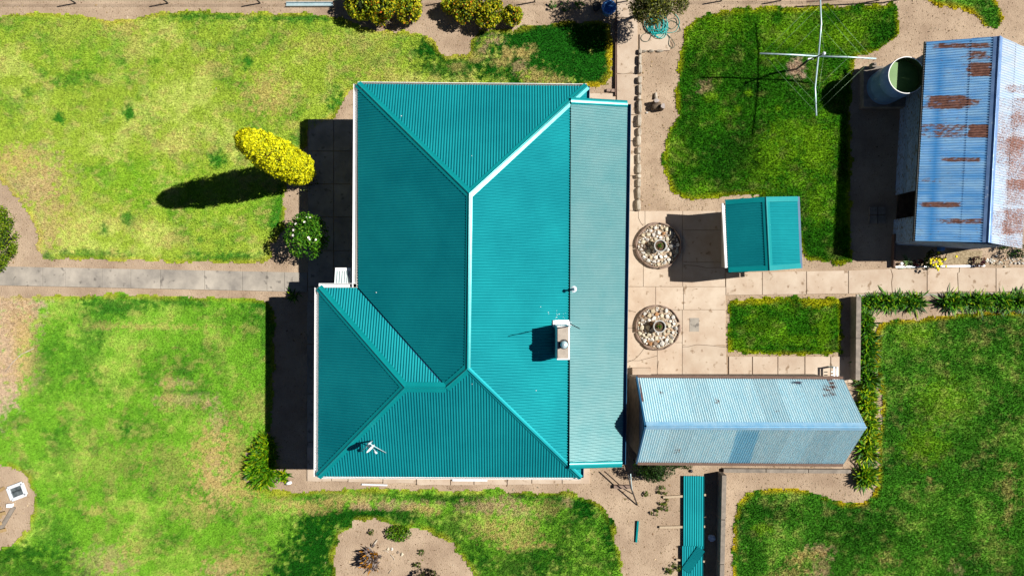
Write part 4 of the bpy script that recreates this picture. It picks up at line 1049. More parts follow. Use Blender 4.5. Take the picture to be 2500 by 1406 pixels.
# ------------------------------------------------------------------ round stone beds with pots
def stone_bed(cx, cy, rad, label, seed, potlabel, pot_xy):
    r = random.Random(seed); c = G(cx, cy)
    t = thing('stone_bed', c, label, 'garden bed', 'round stone beds on the patio')
    Rm = rad / PPM
    MB().lathe((c.x, c.y, 0), [(0, .10), (Rm * .9, .09), (Rm * .96, .02)], 40).build('bed_soil', M['soil'], t)
    a = r.uniform(0, 1)
    end = a + 2 * math.pi
    while a < end - 0.2:
        da = min(r.uniform(0.42, 0.75), end - a)
        mb = MB(); k = 7; vs = []
        wv = r.uniform(.05, .08); h = r.uniform(.12, .17); bulge = r.uniform(-.01, .025)
        for i in range(k):
            aa = a + da * (0.02 + 0.96 * i / (k - 1)); f = math.sin(math.pi * i / (k - 1))
            ro = Rm + bulge * f + r.uniform(-.006, .006); ri = Rm - wv * (0.5 + .5 * f)
            for rr_, z in ((ro, 0), (ro, h * .85), ((ro + ri) / 2, h), (ri, h * .85), (ri, 0)): vs.append((c.x + rr_ * math.cos(aa), c.y + rr_ * math.sin(aa), z))
        fs = [(i * 5 + j, i * 5 + j + 1, (i + 1) * 5 + j + 1, (i + 1) * 5 + j) for i in range(k - 1) for j in range(4)] + [(0, 1, 2, 3, 4), tuple(reversed(range((k - 1) * 5, k * 5)))]
        mb.add(vs, fs); mb.build('edging_stone', M['edge_stone'], t)
        a += da
    pc = P(pot_xy[0], pot_xy[1], .4); po = Vector((pc.x - c.x, pc.y - c.y))
    placed = []
    for tries in range(9000):
        s = r.uniform(.03, .075) if tries > 500 else r.uniform(.07, .115)
        aa = r.uniform(0, 2 * math.pi); d = math.sqrt(r.random()) * (Rm - .08 - s * .4)
        p = Vector((d * math.cos(aa), d * math.sin(aa)))
        if (p - po).length < .16 + s * .5: continue
        if all((p - q).length > (s + q_s) * 0.76 for q, q_s in placed):
            placed.append((p, s))
            if len(placed) > 135: break
    for p, s in placed:
        o = bpy.data.objects.new('rock', r.choice(ROCKS)); COL.objects.link(o); o.parent = t
        o.location = (p.x, p.y, .095 + s * .35); o.rotation_euler = (r.uniform(-.5, .5), r.uniform(-.5, .5), r.uniform(0, 6.28)); o.scale = (s * r.uniform(.85, 1.15), s * r.uniform(.75, 1.0), s * .8)
    pt = thing('potted_plant', Vector((pc.x, pc.y, .08)), potlabel, 'potted plant', 'pots in the round stone beds')
    MB().lathe((pc.x, pc.y, .08), [(.13, 0), (.185, .3), (.205, .3), (.205, .34), (.17, .34), (.165, .27)], 28).build('pot', M['pot'], pt)
    MB().disc((pc.x, pc.y, .36), .168, 24).build('soil', M['soil_dark'], pt)
    n = 46; rr = np.random.default_rng(seed); q = np.stack([pc.x + rr.normal(size=n) * .035, pc.y + rr.normal(size=n) * .035, .38 + rr.uniform(0, .08, n)], 1)
    foliage('leaves', q, np.tile([0, 0, 1.0], (n, 1)), .06, [(A(60, 120, 20), 2), (A(120, 170, 30), 2), (A(160, 90, 70), 1)], M['leaf'], pt, seed=seed)
stone_bed(1606, 600, 56, 'round bed of pale rocks half in the shade of the hut', 3, 'pale pot with a seedling, in the round bed half shaded by the hut', (1612, 600))
stone_bed(1604, 799, 55, 'round bed of pale rocks in full sun, near the long outbuilding', 8, 'pale pot with a seedling, in the fully sunlit round bed', (1610, 797))

# ------------------------------------------------------------------ low garden walls
def wall_thing(name, a, b, w, h, label, cap_w=0.0):
    o = thing(name, (a + b) / 2, label, 'garden wall')
    n = max(1, int((b - a).length / 1.1))
    for i in range(n):
        p = a + (b - a) * (i / n); q = a + (b - a) * ((i + 1) / n - 0.006)
        MB().bar(p + up * h / 2, q + up * h / 2, w, h + random.uniform(-.004, .004)).build('wall_section', M['wall_conc'], o)
    return o
wall_thing('low_wall', G(2081, 724), G(2079, 925), .15, .42, 'low concrete wall between the small lawn and the strap-leaved hedge')
wall_thing('low_wall', G(1757, 1150), G(1750, 1470), .14, .5, 'low concrete wall beside the green sheets, running south from the outbuilding')
wall_thing('low_wall', G(1764, 1146), G(2074, 1148), .12, .14, 'low concrete kerb running along the south side of the long outbuilding')

# ------------------------------------------------------------------ green sheets lying on battens
def flat_sheet(parent, cx, cy, wpx, lpx, rot, z, label=None):
    w = wpx / PPM; l = lpx / PPM; n = 9
    c = P(cx, cy, z); V = []; F = []
    k = n * 8
    ca, sa = math.cos(rot), math.sin(rot)
    for i in range(k + 1):
        x = -w / 2 + w * i / k
        for y in (-l / 2, 0, l / 2): V.append((c.x + x * ca - y * sa, c.y + x * sa + y * ca, z + .009 * math.cos(2 * math.pi * i / 8)))
    for i in range(k):
        for j in (0, 1): F.append((i * 3 + j, (i + 1) * 3 + j, (i + 1) * 3 + j + 1, i * 3 + j + 1))
    o = np_obj('roofing_sheet', V, F, M['teal'], None, (c.x, c.y, z))
    tag(o, label, 'roofing sheet', 'spare green roofing sheets on timber battens'); return o
flat_sheet(None, 1694, 1250, 49.5, 176, -0.004, .1, 'teal corrugated sheet on battens, its top end near the outbuilding')
flat_sheet(None, 1691, 1412, 50.5, 158, -0.002, .125, 'teal corrugated sheet lying over the lower end of another, cut by the bottom edge')
flat_sheet(None, 1693, 1366, 22, 66, -0.62, .15, 'short teal corrugated offcut lying askew on the long sheets')
for (x0, x1, y0, y1, w) in ((1618, 1722, 1212, 1206, .07), (1609, 1720, 1285, 1283, .07), (1650, 1719, 1364, 1368, .06)):
    a, b = G(x0, y0, .04), G(x1, y1, .04)
    tag(MB().bar(a, b, w, .07).build('timber_batten', M['timber'], None, (a + b) / 2), {1618: 'pale timber batten under the green sheets, the one nearest the outbuilding', 1609: 'pale timber batten under the green sheets, the middle one of three', 1650: 'pale timber batten under the green sheets, the shortest and southernmost'}[x0], 'timber batten', 'battens under the green sheets')

# ------------------------------------------------------------------ trees and shrubs
def shade(c, k): return tuple(v * k for v in c)
GOLD = [(A(236, 232, 22, .78), 5), (A(222, 218, 16, .78), 3), (A(176, 188, 24, .65), 3)]
def conifer():
    b = G(748, 424); h = 5.35; n = 28000
    t = thing('golden_conifer', b, 'tall golden yellow columnar conifer leaning over the front lawn shadow, by the paved edge', 'tree')
    MB().tube([b, b + Vector((0, 0, 1.2)), b + Vector((0, 0, 3.5))], [.07, .06, .02], 8).build('trunk', M['bark'], t)
    prof = lambda s: 0.475 * np.clip(np.minimum(np.sqrt(np.clip(s / 0.14, 0, 1)), np.sqrt(np.clip(1 - (np.abs(s - 0.3) / 0.705) ** 3.6 * (s > 0.3), 0, 1))), 0, 1)
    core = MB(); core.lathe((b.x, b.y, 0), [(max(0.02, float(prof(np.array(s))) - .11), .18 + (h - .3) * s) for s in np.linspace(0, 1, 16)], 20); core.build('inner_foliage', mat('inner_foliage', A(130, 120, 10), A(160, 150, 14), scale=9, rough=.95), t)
    r = np.random.default_rng(5)
    k = 900; cs = np.where(r.uniform(size=k) < .16, r.uniform(.92, 1, k), r.uniform(0, 1, k)); ca = r.uniform(0, 2 * np.pi, k); cd = r.uniform(-.07, .05, k)
    i = r.integers(0, k, n)
    s = np.clip(cs[i] + r.normal(size=n) * .012, 0, 1); a = ca[i] + r.normal(size=n) * .13
    R_ = prof(s) + cd[i] + r.normal(size=n) * .022
    p = np.stack([b.x + np.cos(a) * R_, b.y + np.sin(a) * R_, .15 + (h - .15) * s + r.normal(size=n) * .02], 1)
    nr = np.stack([np.cos(a), np.sin(a), 0.35 + 0 * a], 1)
    foliage('crown', p, nr, .068, GOLD, M['leaf'], t, aspect=.6, flat=.9, seed=2)
    n2 = 260; q = np.array([b.x + .12, b.y - .22, .3]) + r.normal(size=(n2, 3)) * np.array([.16, .2, .14]); q[:, 2] = np.maximum(q[:, 2], .04)
    foliage('lower_sprigs', q, np.tile([0, 0, 1.0], (n2, 1)), .06, [(A(90, 110, 40), 2), (A(190, 190, 120), 1), (A(60, 80, 20), 1)], M['leaf'], t, seed=9)['kind'] = 'stuff'
conifer()

def shrub(name, cx, cy, zc, rad, n, size, pal, label, cat, group=None, seed=0, clumps=40, spread=.2, trunk=True, aspect=.55, low=-.5, depth=.25, core=None):
    c = P(cx, cy, zc)
    t = thing(name, (c.x, c.y, 0), label, cat, group)
    p, nr = crown_points(c, rad, n, clumps, spread, seed, low, depth)
    foliage('crown' if cat == 'tree' else 'foliage', p, nr, size, pal, M['leaf'], t, aspect, seed=seed)
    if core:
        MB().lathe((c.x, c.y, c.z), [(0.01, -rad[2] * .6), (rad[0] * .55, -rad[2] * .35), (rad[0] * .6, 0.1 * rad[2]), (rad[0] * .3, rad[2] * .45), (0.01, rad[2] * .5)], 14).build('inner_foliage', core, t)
    if trunk:
        mb = MB()
        for k in range(4):
            a = k * 1.6 + seed; mb.tube([(c.x, c.y, 0), (c.x + .12 * rad[0] * math.cos(a), c.y + .12 * rad[0] * math.sin(a), zc * .5), (c.x + .5 * rad[0] * math.cos(a), c.y + .5 * rad[1] * math.sin(a), zc)], [.03, .022, .01], 6)
        mb.build('trunk' if cat == 'tree' else 'stem', M['bark'], t)
    return t, c
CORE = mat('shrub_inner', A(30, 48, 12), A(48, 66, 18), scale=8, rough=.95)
rose, rc = shrub('flowering_shrub', 749, 577, 1.0, (.62, .66, .5), 3200, .085, [(A(70, 140, 20), 4), (A(110, 176, 34), 3), (A(150, 200, 60), 1), (A(46, 96, 14), 2)], 'rounded green shrub dotted with white flowers, at the paved edge by the front path', 'shrub', seed=4, clumps=36, spread=.2, low=-.3, depth=.45)
fm = MB()
for k in range(6):
    a = k * math.pi / 3; fm.add([(0, 0, .01), (.035 * math.cos(a - .45), .035 * math.sin(a - .45), .02), (.045 * math.cos(a), .045 * math.sin(a), .028), (.035 * math.cos(a + .45), .035 * math.sin(a + .45), .02)], [(0, 1, 2, 3)])
fm.add([(0.012, 0, .02), (0, .012, .02), (-.012, 0, .02), (0, -.012, .02), (0, 0, .035)], [(0, 1, 4), (1, 2, 4), (2, 3, 4), (3, 0, 4)])
fme = bpy.data.meshes.new('flower'); fme.from_pydata(fm.v, [], fm.f); fme.materials.append(mat('white_petal', (.82, .78, .74), rough=.7))
for k in range(10):
    a = random.uniform(0, 6.28); ph = random.uniform(.2, 1.25)
    o = bpy.data.objects.new('flower', fme); COL.objects.link(o); o.parent = rose
    dvec = Vector((math.cos(a) * math.sin(ph), math.sin(a) * math.sin(ph), math.cos(ph)))
    o.location = Vector((dvec.x * .62, dvec.y * .66, 1.0 + dvec.z * .55)); o.rotation_euler = dvec.to_track_quat('Z', 'Y').to_euler(); s = random.uniform(.7, 1.1); o.scale = (s, s, s)

FL = [(A(130, 160, 30, .75), 4), (A(190, 192, 30, .75), 4), (A(226, 210, 40, .75), 3), (A(60, 92, 16, .6), 4), (A(226, 140, 40, .7), .5)]
FLR = FL[:4] + [(A(224, 120, 40, .7), 1.3)]
for (x, y, z, r_, n, lab, sd_) in ((880, 6, .5, (.46, .5, .5), 1500, 'yellow-green flowering shrub at the left end of the large hedge by the fence', 1), (935, 14, .55, (.5, .58, .5), 1900, 'yellow-green shrub with orange-red tips in the middle of the large hedge by the fence', 2), (995, 14, .5, (.42, .5, .45), 1500, 'dark-edged yellow-green shrub at the right end of the large hedge by the fence', 3),
        (1094, 12, .4, (.2, .26, .3), 420, 'smallest round yellow-green shrub by the top fence', 4), (1138, 20, .5, (.42, .46, .45), 1300, 'left of two merged yellow shrubs right of the smallest one', 5), (1190, 26, .5, (.46, .5, .45), 1500, 'right of two merged yellow shrubs, brightest yellow of the row', 6), (1251, 38, .35, (.3, .3, .3), 720, 'low round yellow-green shrub at the right end of the row by the fence', 7)):
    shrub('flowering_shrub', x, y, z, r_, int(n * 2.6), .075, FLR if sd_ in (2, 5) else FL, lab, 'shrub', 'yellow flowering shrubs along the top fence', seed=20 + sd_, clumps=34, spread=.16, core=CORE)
for x, y, rr_, sd_ in ((1350, 12, .12, 1), (1382, 14, .17, 2), (1405, 14, .1, 3), (1418, 14, .12, 4)):
    shrub('seedling', x, y, .12, (rr_, rr_, .12), 120, .06, [(A(80, 140, 50), 2), (A(110, 160, 70), 1)], ('first', 'second', 'third', 'fourth')[sd_ - 1] + ' green seedling from the left in the bare bed beside the tree shadow', 'plant', 'green seedlings in the top bed', seed=60 + sd_, clumps=9, trunk=False)
shrub('hedge_shrub', -6, 582, .6, (.5, .95, .6), 4200, .07, [(A(120, 158, 20), 4), (A(160, 186, 30), 3), (A(60, 100, 10), 3)], 'rounded green hedge shrub cut by the left edge, north of the front path', 'shrub', seed=33, clumps=110, spread=.1, core=CORE)
GREYG = [(A(110, 120, 50), 3), (A(150, 154, 70), 3), (A(176, 180, 40), 2), (A(60, 72, 30), 3), (A(190, 196, 140), 1)]
def top_tree():
    c = P(1612, -14, 2.0); b = G(1570, 30)
    t = thing('garden_tree', b, 'grey-green tree at the top edge, shading the back path', 'tree')
    mb = MB(); mb.tube([b, b * .6 + Vector((c.x, c.y, 1.2)) * .4, Vector((c.x, c.y, 1.6))], [.07, .055, .03], 8)
    r = np.random.default_rng(8)
    allp = []; alln = []
    for k, (ox, oy, oz, ra, n) in enumerate(((-.25, -.1, -.25, (.62, .62, .55), 4600), (0, .1, 0, (.72, .62, .6), 3600), (-.5, -.12, -.35, (.32, .42, .35), 1000), (.55, -.1, -.3, (.34, .4, .3), 900), (-.05, .6, .2, (.9, .5, .6), 1800), (-.75, .5, -.1, (.5, .6, .5), 1300))):
        cc = c + Vector((ox, oy, oz)); p, nr = crown_points(cc, ra, n, 30, .3, 90 + k, -.8, .7); allp.append(p); alln.append(nr)
        mb.tube([Vector((c.x, c.y, 1.2)), cc], [.03, .012], 5)
    foliage('crown', np.concatenate(allp), np.concatenate(alln), .085, GREYG, M['leaf'], t, .4, seed=8)
    mb.build('trunk', M['bark'], t)
top_tree()
DKG = [(A(36, 74, 14), 4), (A(60, 104, 20), 3), (A(24, 50, 10), 3), (A(90, 130, 30), 1)]
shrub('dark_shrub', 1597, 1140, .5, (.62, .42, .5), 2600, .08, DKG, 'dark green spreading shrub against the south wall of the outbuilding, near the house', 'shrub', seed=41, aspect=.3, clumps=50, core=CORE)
shrub('dark_shrub', 1668, 1130, .3, (.3, .18, .28), 600, .07, DKG, 'small dark green shrub right of the spreading one under the outbuilding eave', 'shrub', seed=42, aspect=.3, clumps=20)

STR = [(A(70, 142, 14), 4), (A(120, 184, 24), 3), (A(180, 206, 30), 1), (A(40, 96, 8), 3)]
STRY = [(A(96, 168, 14), 3), (A(160, 204, 20), 3), (A(206, 222, 24), 2), (A(50, 112, 8), 3)]
def strappy(name, pts, label, group=None, n=60, L=.5, pal=STR, seed=0, w=.04, **k):
    q = [G(x, y, .02) for x, y in pts]; c = sum(q, Vector()) / len(q)
    t = thing(name, (c.x, c.y, 0), label, 'plant', group)
    strap_leaves('leaves', q, L, w, n, pal, M['leaf_gloss'], t, seed=seed, **k); return t
strappy('strap_leaf_clump', [(654, 1074), (646, 1084), (656, 1092), (638, 1098), (650, 1106), (632, 1110), (658, 1112), (642, 1118), (626, 1124), (654, 1126), (636, 1130), (622, 1138), (648, 1140), (632, 1146), (656, 1146), (624, 1154), (644, 1156), (634, 1166), (654, 1162), (644, 1172)], 'large bright clump of strap leaves at the front corner of the house', None, 110, .38, STR[:2] + STRY[:3], 1, .038, elev=(35, 88))
strappy('strap_leaf_clump', [(692, 1160)], 'small strap-leaved plant right of the large clump, at the house corner', None, 55, .3, STRY, 2, .035)
strappy('strap_leaf_clump', [(716, 724)], 'small dark strap-leaved plant in the shade beside the front path', None, 40, .25, STR, 3, .03)
strappy('strap_leaf_clump', [(2107, 1152), (2102, 1166), (2114, 1164)], 'lone strap-leaved plant at the southern end of the hedge row, casting a round shadow', None, 90, .46, STRY, 4, .046, elev=(30, 85))
ORD = ['first', 'second', 'third', 'fourth', 'fifth', 'sixth', 'seventh', 'eighth', 'ninth', 'tenth']
i = 0
for x, y in ((2106, 737), (2134, 735), (2163, 736), (2193, 737), (2222, 736)):
    i += 1; strappy('strap_leaf_plant', [(x, y), (x + 14, y + 4)], ORD[i - 1] + ' strap-leaved plant from the low wall in the path-side row left of the gap', 'strap-leaved plants south of the path, left of the gap', random.randint(85, 125), .35 * random.uniform(.8, 1.15), STR, 10 + i, .042)
for x, y in ((2308, 736), (2338, 735), (2370, 736), (2406, 735), (2442, 736), (2478, 736), (2512, 736)):
    i += 1; strappy('strap_leaf_plant', [(x, y), (x + 15, y + 3)], ORD[i - 6] + ' strap-leaved plant from the gap in the path-side row right of it', 'strap-leaved plants south of the path, right of the gap', random.randint(85, 130), .37 * random.uniform(.8, 1.15), STR, 10 + i, .044)
for x, y in ((2106, 772), (2108, 806), (2110, 842), (2108, 878), (2110, 914), (2112, 950), (2110, 986), (2114, 1022), (2112, 1058), (2108, 1094)):
    i += 1; strappy('strap_leaf_plant', [(x, y), (x + 8, y + 14)], ORD[i - 13] + ' strap-leaved plant counting south from the path in the row beside the low wall', 'strap-leaved plants in the north-south row', random.randint(80, 125), .43 * random.uniform(.75, 1.12), STRY if y > 930 else STR, 10 + i, .044)

# plants in the bed south of the rusty shed
fl2, _ = shrub('yellow_flower_plant', 2281, 634, .28, (.3, .28, .22), 340, .08, [(A(90, 110, 20), 3), (A(60, 84, 20), 2)], 'plant with bright yellow flower heads, leaning over the path edge', 'plant', seed=51, clumps=14, trunk=False)
ym = MB(); ym.lathe((0, 0, 0), [(0.0, .035), (.028, .028), (.045, .008), (.03, -.005)], 9)
yme = bpy.data.meshes.new('flower_head'); yme.from_pydata(ym.v, [], ym.f); yme.materials.append(mat('yellow_petal', A(246, 236, 20, .8), A(230, 200, 16, .8), scale=30, rough=.8))
for k in range(30):
    o = bpy.data.objects.new('flower_head', yme); COL.objects.link(o); o.parent = fl2
    o.location = (random.gauss(0, .15), random.gauss(-.08, .15), random.uniform(.42, .52)); s = random.uniform(.7, 1.1); o.scale = (s, s, s)
BURG = [(A(92, 30, 44), 3), (A(60, 20, 30), 2), (A(120, 60, 60), 1)]
shrub('burgundy_plant', 2243, 641, .14, (.17, .13, .13), 220, .06, BURG, 'dark burgundy plant left of the yellow flowers by the path', 'plant', 'burgundy plants', seed=52, clumps=10, trunk=False)
shrub('burgundy_plant', 2390, 638, .16, (.17, .17, .14), 260, .06, BURG, 'dark burgundy plant at the right end of the mulch patch', 'plant', 'burgundy plants', seed=53, clumps=10, trunk=False)
strappy('variegated_plant', [(2212, 641)], 'small pale striped strappy plant beside the white disc', None, 34, .2, [(A(120, 160, 80), 2), (A(210, 220, 180), 1)], 54, .03)
pd = G(2197, 644); tag(MB().lathe((pd.x, pd.y, 0), [(0, .12), (.05, .115), (.055, .1), (.02, .06), (.02, 0)], 16).build('garden_light', M['dish'], None, pd), 'small white round disc beside the path, left of the striped plant', 'garden light')
bl = G(2293, 608); tag(MB().box(bl.x - .07, bl.x + .07, bl.y - .06, bl.y + .06, .0, .16).box(bl.x - .06, bl.x + .06, bl.y - .05, bl.y + .05, .16, .2).build('blue_box', M['blue_plastic'], None, bl), 'small blue container in the shade under the rusty shed eave', 'container')
tag(MB().add([G(2300, 645, .02), G(2395, 645, .02), G(2398, 612, .02), G(2315, 612, .02)], [(0, 1, 2, 3)]).build('mulch_patch', M['mulch']), kind='structure')
tag(MB().bar(G(2179, 572, .08), G(2177, 652, .08), .05, .16).build('timber_rail', M['brown'], None, G(2178, 612)), 'narrow timber rail edging the shed bed, running towards the path', 'timber rail')
tag(MB().bar(G(2183, 652, .05), G(2400, 649, .05), .045, .09).build('pipe_edging', M['steel_white'], None, G(2290, 650)), 'long pale pipe edging the flower bed beside the path', 'edging')
pr = thing('pebble_edging', G(2455, 637), 'pale pebbles heaped at the right end of the flower bed', 'pebbles')
for k in range(90):
    o = bpy.data.objects.new('rock', random.choice(ROCKS)); COL.objects.link(o); o.parent = pr
    s = random.uniform(.025, .055); o.location = (random.uniform(-.68, .95), random.gauss(0, .07), s * .5); o.rotation_euler = (random.uniform(-.5, .5), random.uniform(-.5, .5), random.uniform(0, 6)); o.scale = (s, s * .85, s * .7)
shrub('fern', 2480, 612, .2, (.5, .2, .2), 500, .07, DKG, 'dark green fern under the eave above the pebbles', 'plant', seed=55, clumps=16, trunk=False)
for x, y, pw_ in ((2131, 515, 'upper left'), (2151, 515, 'upper right'), (2131, 536, 'lower left'), (2151, 536, 'lower right')):
    a = G(x, y); tag(MB().box(a.x - .12, a.x + .12, a.y - .12, a.y + .12, 0.0, .045).build('paver', M['wall_conc'], None, a), 'square grey paver, ' + pw_ + ' of the four in the rusty shed shadow', 'paver', 'four square pavers by the rusty shed')

# ------------------------------------------------------------------ small things
def curve_tube(pts, r, n=5): return MB().tube(pts, r, n)
def hose():
    c = G(1603, 66); t = thing('garden_hose', c, 'tangled teal garden hose coiled on the ground under the tree', 'garden hose')
    r = random.Random(4); pts = []
    for k in range(230):
        a = k * .33; rx = 20 + 7 * math.sin(k * .071) ; ry = 22 + 6 * math.cos(k * .093)
        x = 1603 + 7 * math.sin(k * .045 + 1) + rx * math.cos(a) * .85 + 4 * math.sin(k * .21); y = 66 + 6 * math.cos(k * .05) + ry * math.sin(a) * .9
        pts.append(G(x, y, .02 + .06 * (0.5 + .5 * math.sin(k * .37)) + .0002 * k))
    curve_tube(pts, .012).build('coil', M['hose'], t)
    def spline(ps, z=.015):
        out = []
        n = len(ps)
        for i in range(n - 1):
            p0, p1, p2, p3 = (np.array(ps[max(i - 1, 0)]), np.array(ps[i]), np.array(ps[i + 1]), np.array(ps[min(i + 2, n - 1)]))
            for s in np.linspace(0, 1, 7)[:-1]:
                q = .5 * (2 * p1 + (p2 - p0) * s + (2 * p0 - 5 * p1 + 4 * p2 - p3) * s * s + (3 * p1 - p0 - 3 * p2 + p3) * s ** 3); out.append(G(q[0], q[1], z))
        out.append(G(*ps[-1], z)); return out
    curve_tube(spline([(1614, 80), (1630, 76), (1629, 64), (1620, 58), (1640, 46), (1650, 48), (1652, 62), (1640, 72), (1629, 64), (1636, 52), (1650, 56), (1658, 66), (1660, 76), (1650, 80)]), .009).build('loop', M['hose_dark'], t)
    curve_tube(spline([(1590, 78), (1570, 86), (1564, 96), (1570, 103), (1582, 102), (1590, 88)], .06), .009).build('loop', M['hose_dark'], t)
    curve_tube(spline([(1608, 78), (1624, 84), (1633, 94), (1632, 110), (1640, 120), (1646, 112), (1640, 100), (1630, 88), (1618, 84)], .06), .009).build('loop', M['hose_dark'], t)
    curve_tube(spline([(1648, 36), (1656, 46), (1658, 60), (1648, 78), (1624, 80), (1612, 72)]), .009).build('loop', M['hose'], t)
    curve_tube(spline([(1618, 50), (1630, 38), (1631, 26), (1624, 22), (1618, 26)]), .009).build('loop', M['hose_dark'], t)
hose()
tc_ = P(1487, 18, .35); tub = thing('blue_tub', (tc_.x, tc_.y, 0), 'round blue plastic tub in the tree shade beside the back path', 'tub')
MB().lathe((tc_.x, tc_.y, 0), [(.17, 0), (.215, .33), (.235, .33), (.235, .36), (.2, .36), (.155, .02), (0, .02)], 30).build('body', M['blue_plastic'], tub)
pot2 = G(1455, 22); tag(MB().lathe((pot2.x, pot2.y, 0), [(.1, 0), (.14, .22), (.15, .22), (.13, .2), (.1, .18), (0, .18)], 20).build('dark_pot', M['dark_metal'], None, pot2), 'dark round pot left of the blue tub in the tree shade', 'pot')
# cut stumps
for (x, y, rx, ry, h, lab, rot) in ((1603, 246, .085, .06, .3, 'cut log standing on end, the upper of two with pale tops, in the soil bed', .1), (1619, 259, .065, .085, .34, 'cut log standing on end, the right one with an oval pale top', .2)):
    c = P(x, y, h); t = thing('log', (c.x, c.y, 0), lab, 'log', 'cut logs in the soil bed')
    k = 14; vs = []
    for z in (0, h):
        for i_ in range(k):
            a = 2 * math.pi * i_ / k; w = 1 + .12 * math.sin(3 * a + x); vs.append((c.x + rx * w * math.cos(a), c.y + ry * w * math.sin(a), z))
    MB().add(vs, [(i_, (i_ + 1) % k, k + (i_ + 1) % k, k + i_) for i_ in range(k)], True).build('bark', M['bark'], t)
    MB().add([(v[0], v[1], h) for v in vs[k:]], [tuple(range(k))]).build('cut_face', M['cut_wood'], t)
lp = G(1600, 262, .0)
tag(MB().tube([lp + Vector((-.16, -.04, .1)), lp + Vector((0, 0, .12)), lp + Vector((.14, .05, .11))], [.09, .12, .09], 9).build('stump', M['bark'], None, lp), 'dark rotten stump lying behind the two pale cut logs', 'stump')
a = G(1600, 236, .0); tag(MB().tube([a + Vector((0, .1, .03)), a + Vector((.01, -.1, .06))], [.05, .06], 8).build('split_log', M['dry_wood'], None, a), 'pale split log end just above the cut logs', 'log')
rk = bpy.data.objects.new('stone', ROCKS[2]); COL.objects.link(rk); rk.location = G(1579, 276, .03); rk.scale = (.04, .04, .035); tag(rk, 'small pale stone at the lower left of the cut logs', 'stone')

# trestle beside the outbuilding
tr0 = P(2036, 900, .4); tr = thing('trestle', (tr0.x, tr0.y, 0), 'small pale steel frame standing on the paving by the low wall', 'steel frame')
for dx in (0, .1):
    MB().box(tr0.x + dx - .02, tr0.x + dx + .025, tr0.y - .5, tr0.y + .06, .38, .42).build('rail', M['steel_white'], tr)
    MB().bar((tr0.x + dx, tr0.y + .03, .035), (tr0.x + dx, tr0.y + .03, .4), .04, .04).build('leg', M['steel'], tr); MB().bar((tr0.x + dx, tr0.y - .45, .035), (tr0.x + dx, tr0.y - .45, .4), .04, .04).build('leg', M['steel'], tr)
for yy2 in (-.12, -.22, -.4): MB().bar((tr0.x, tr0.y + yy2, .2), (tr0.x + .1, tr0.y + yy2, .2), .025, .025).build('rung', M['steel'], tr)

# bird on the outbuilding roof
def bird():
    c = P(1946, 934, 2.06); c.z = pz(pa_, c.x, c.y) + .01
    t = thing('black_bird', c, 'small black bird perched on the zinc roof of the outbuilding, near its north eave', 'bird')
    prof = [(-.10, .045, .012), (-.07, .05, .03), (-.02, .055, .036), (.03, .06, .03), (.06, .075, .022), (.085, .085, .024), (.105, .085, .012)]
    MB().tube([(c.x - x, c.y + .01, c.z + z) for x, z, r in prof], [r for x, z, r in prof], 10).build('body', M['bird'], t)
    MB().add([(c.x + .06, c.y, c.z + .07), (c.x - .02, c.y - .01, c.z + .075), (c.x + .13, c.y - .035, c.z + .05), (c.x + .05, c.y - .04, c.z + .05)], [(0, 1, 3, 2)]).build('wing', M['bird'], t)
    MB().add([(c.x + .05, c.y + .04, c.z + .07), (c.x - .03, c.y + .035, c.z + .08), (c.x + .1, c.y + .0, c.z + .06)], [(0, 1, 2)]).build('wing', M['bird'], t)
    MB().add([(c.x + .09, c.y + .0, c.z + .045), (c.x + .09, c.y + .02, c.z + .045), (c.x + .16, c.y + .03, c.z + .04), (c.x + .16, c.y - .005, c.z + .04)], [(0, 1, 2, 3)]).build('tail', M['bird'], t)
    for o in (-.015, .015): MB().tube([(c.x, c.y + o, c.z), (c.x, c.y + o, c.z + .03)], .004, 4).build('leg', M['dark_metal'], t)
bird()

# wire fence along the top
fence = thing('wire_fence', G(900, 6), 'low wire fence on thin dark posts along the top edge of the garden', 'fence')
fx = [-40, 185, 410, 635, 860, 1085, 1305, 1530, 1760, 1905, 2145, 2190]
for x in fx:
    b = G(x, 9 - 8 * max(0, (x - 600)) / 1600)
    MB().bar(b, b + Vector((0, 0, .68)), .035, .035).build('post', M['dark_metal'], fence)
for k, z in enumerate((.2, .42, .63)):
    MB().tube([G(x, 9 - 8 * max(0, (x - 600)) / 1600, z) for x in fx], .004, 3).build('wire', M['wire'], fence)
rl = MB().bar(G(1960, 14, .3), G(2190, 2, .45), .04, .04); rl.build('rail', M['brown'], fence)
c = G(757, 13); tag(MB().box(c.x - .76, c.x + .76, c.y - .06, c.y + .06, 0.02, .05).box(c.x - .76, c.x + .76, c.y + .05, c.y + .065, .02, .1).box(c.x - .76, c.x + .76, c.y - .065, c.y - .05, .02, .1).build('metal_channel', M['steel'], None, c), 'long pale metal channel lying on the ground by the top fence', 'metal channel')

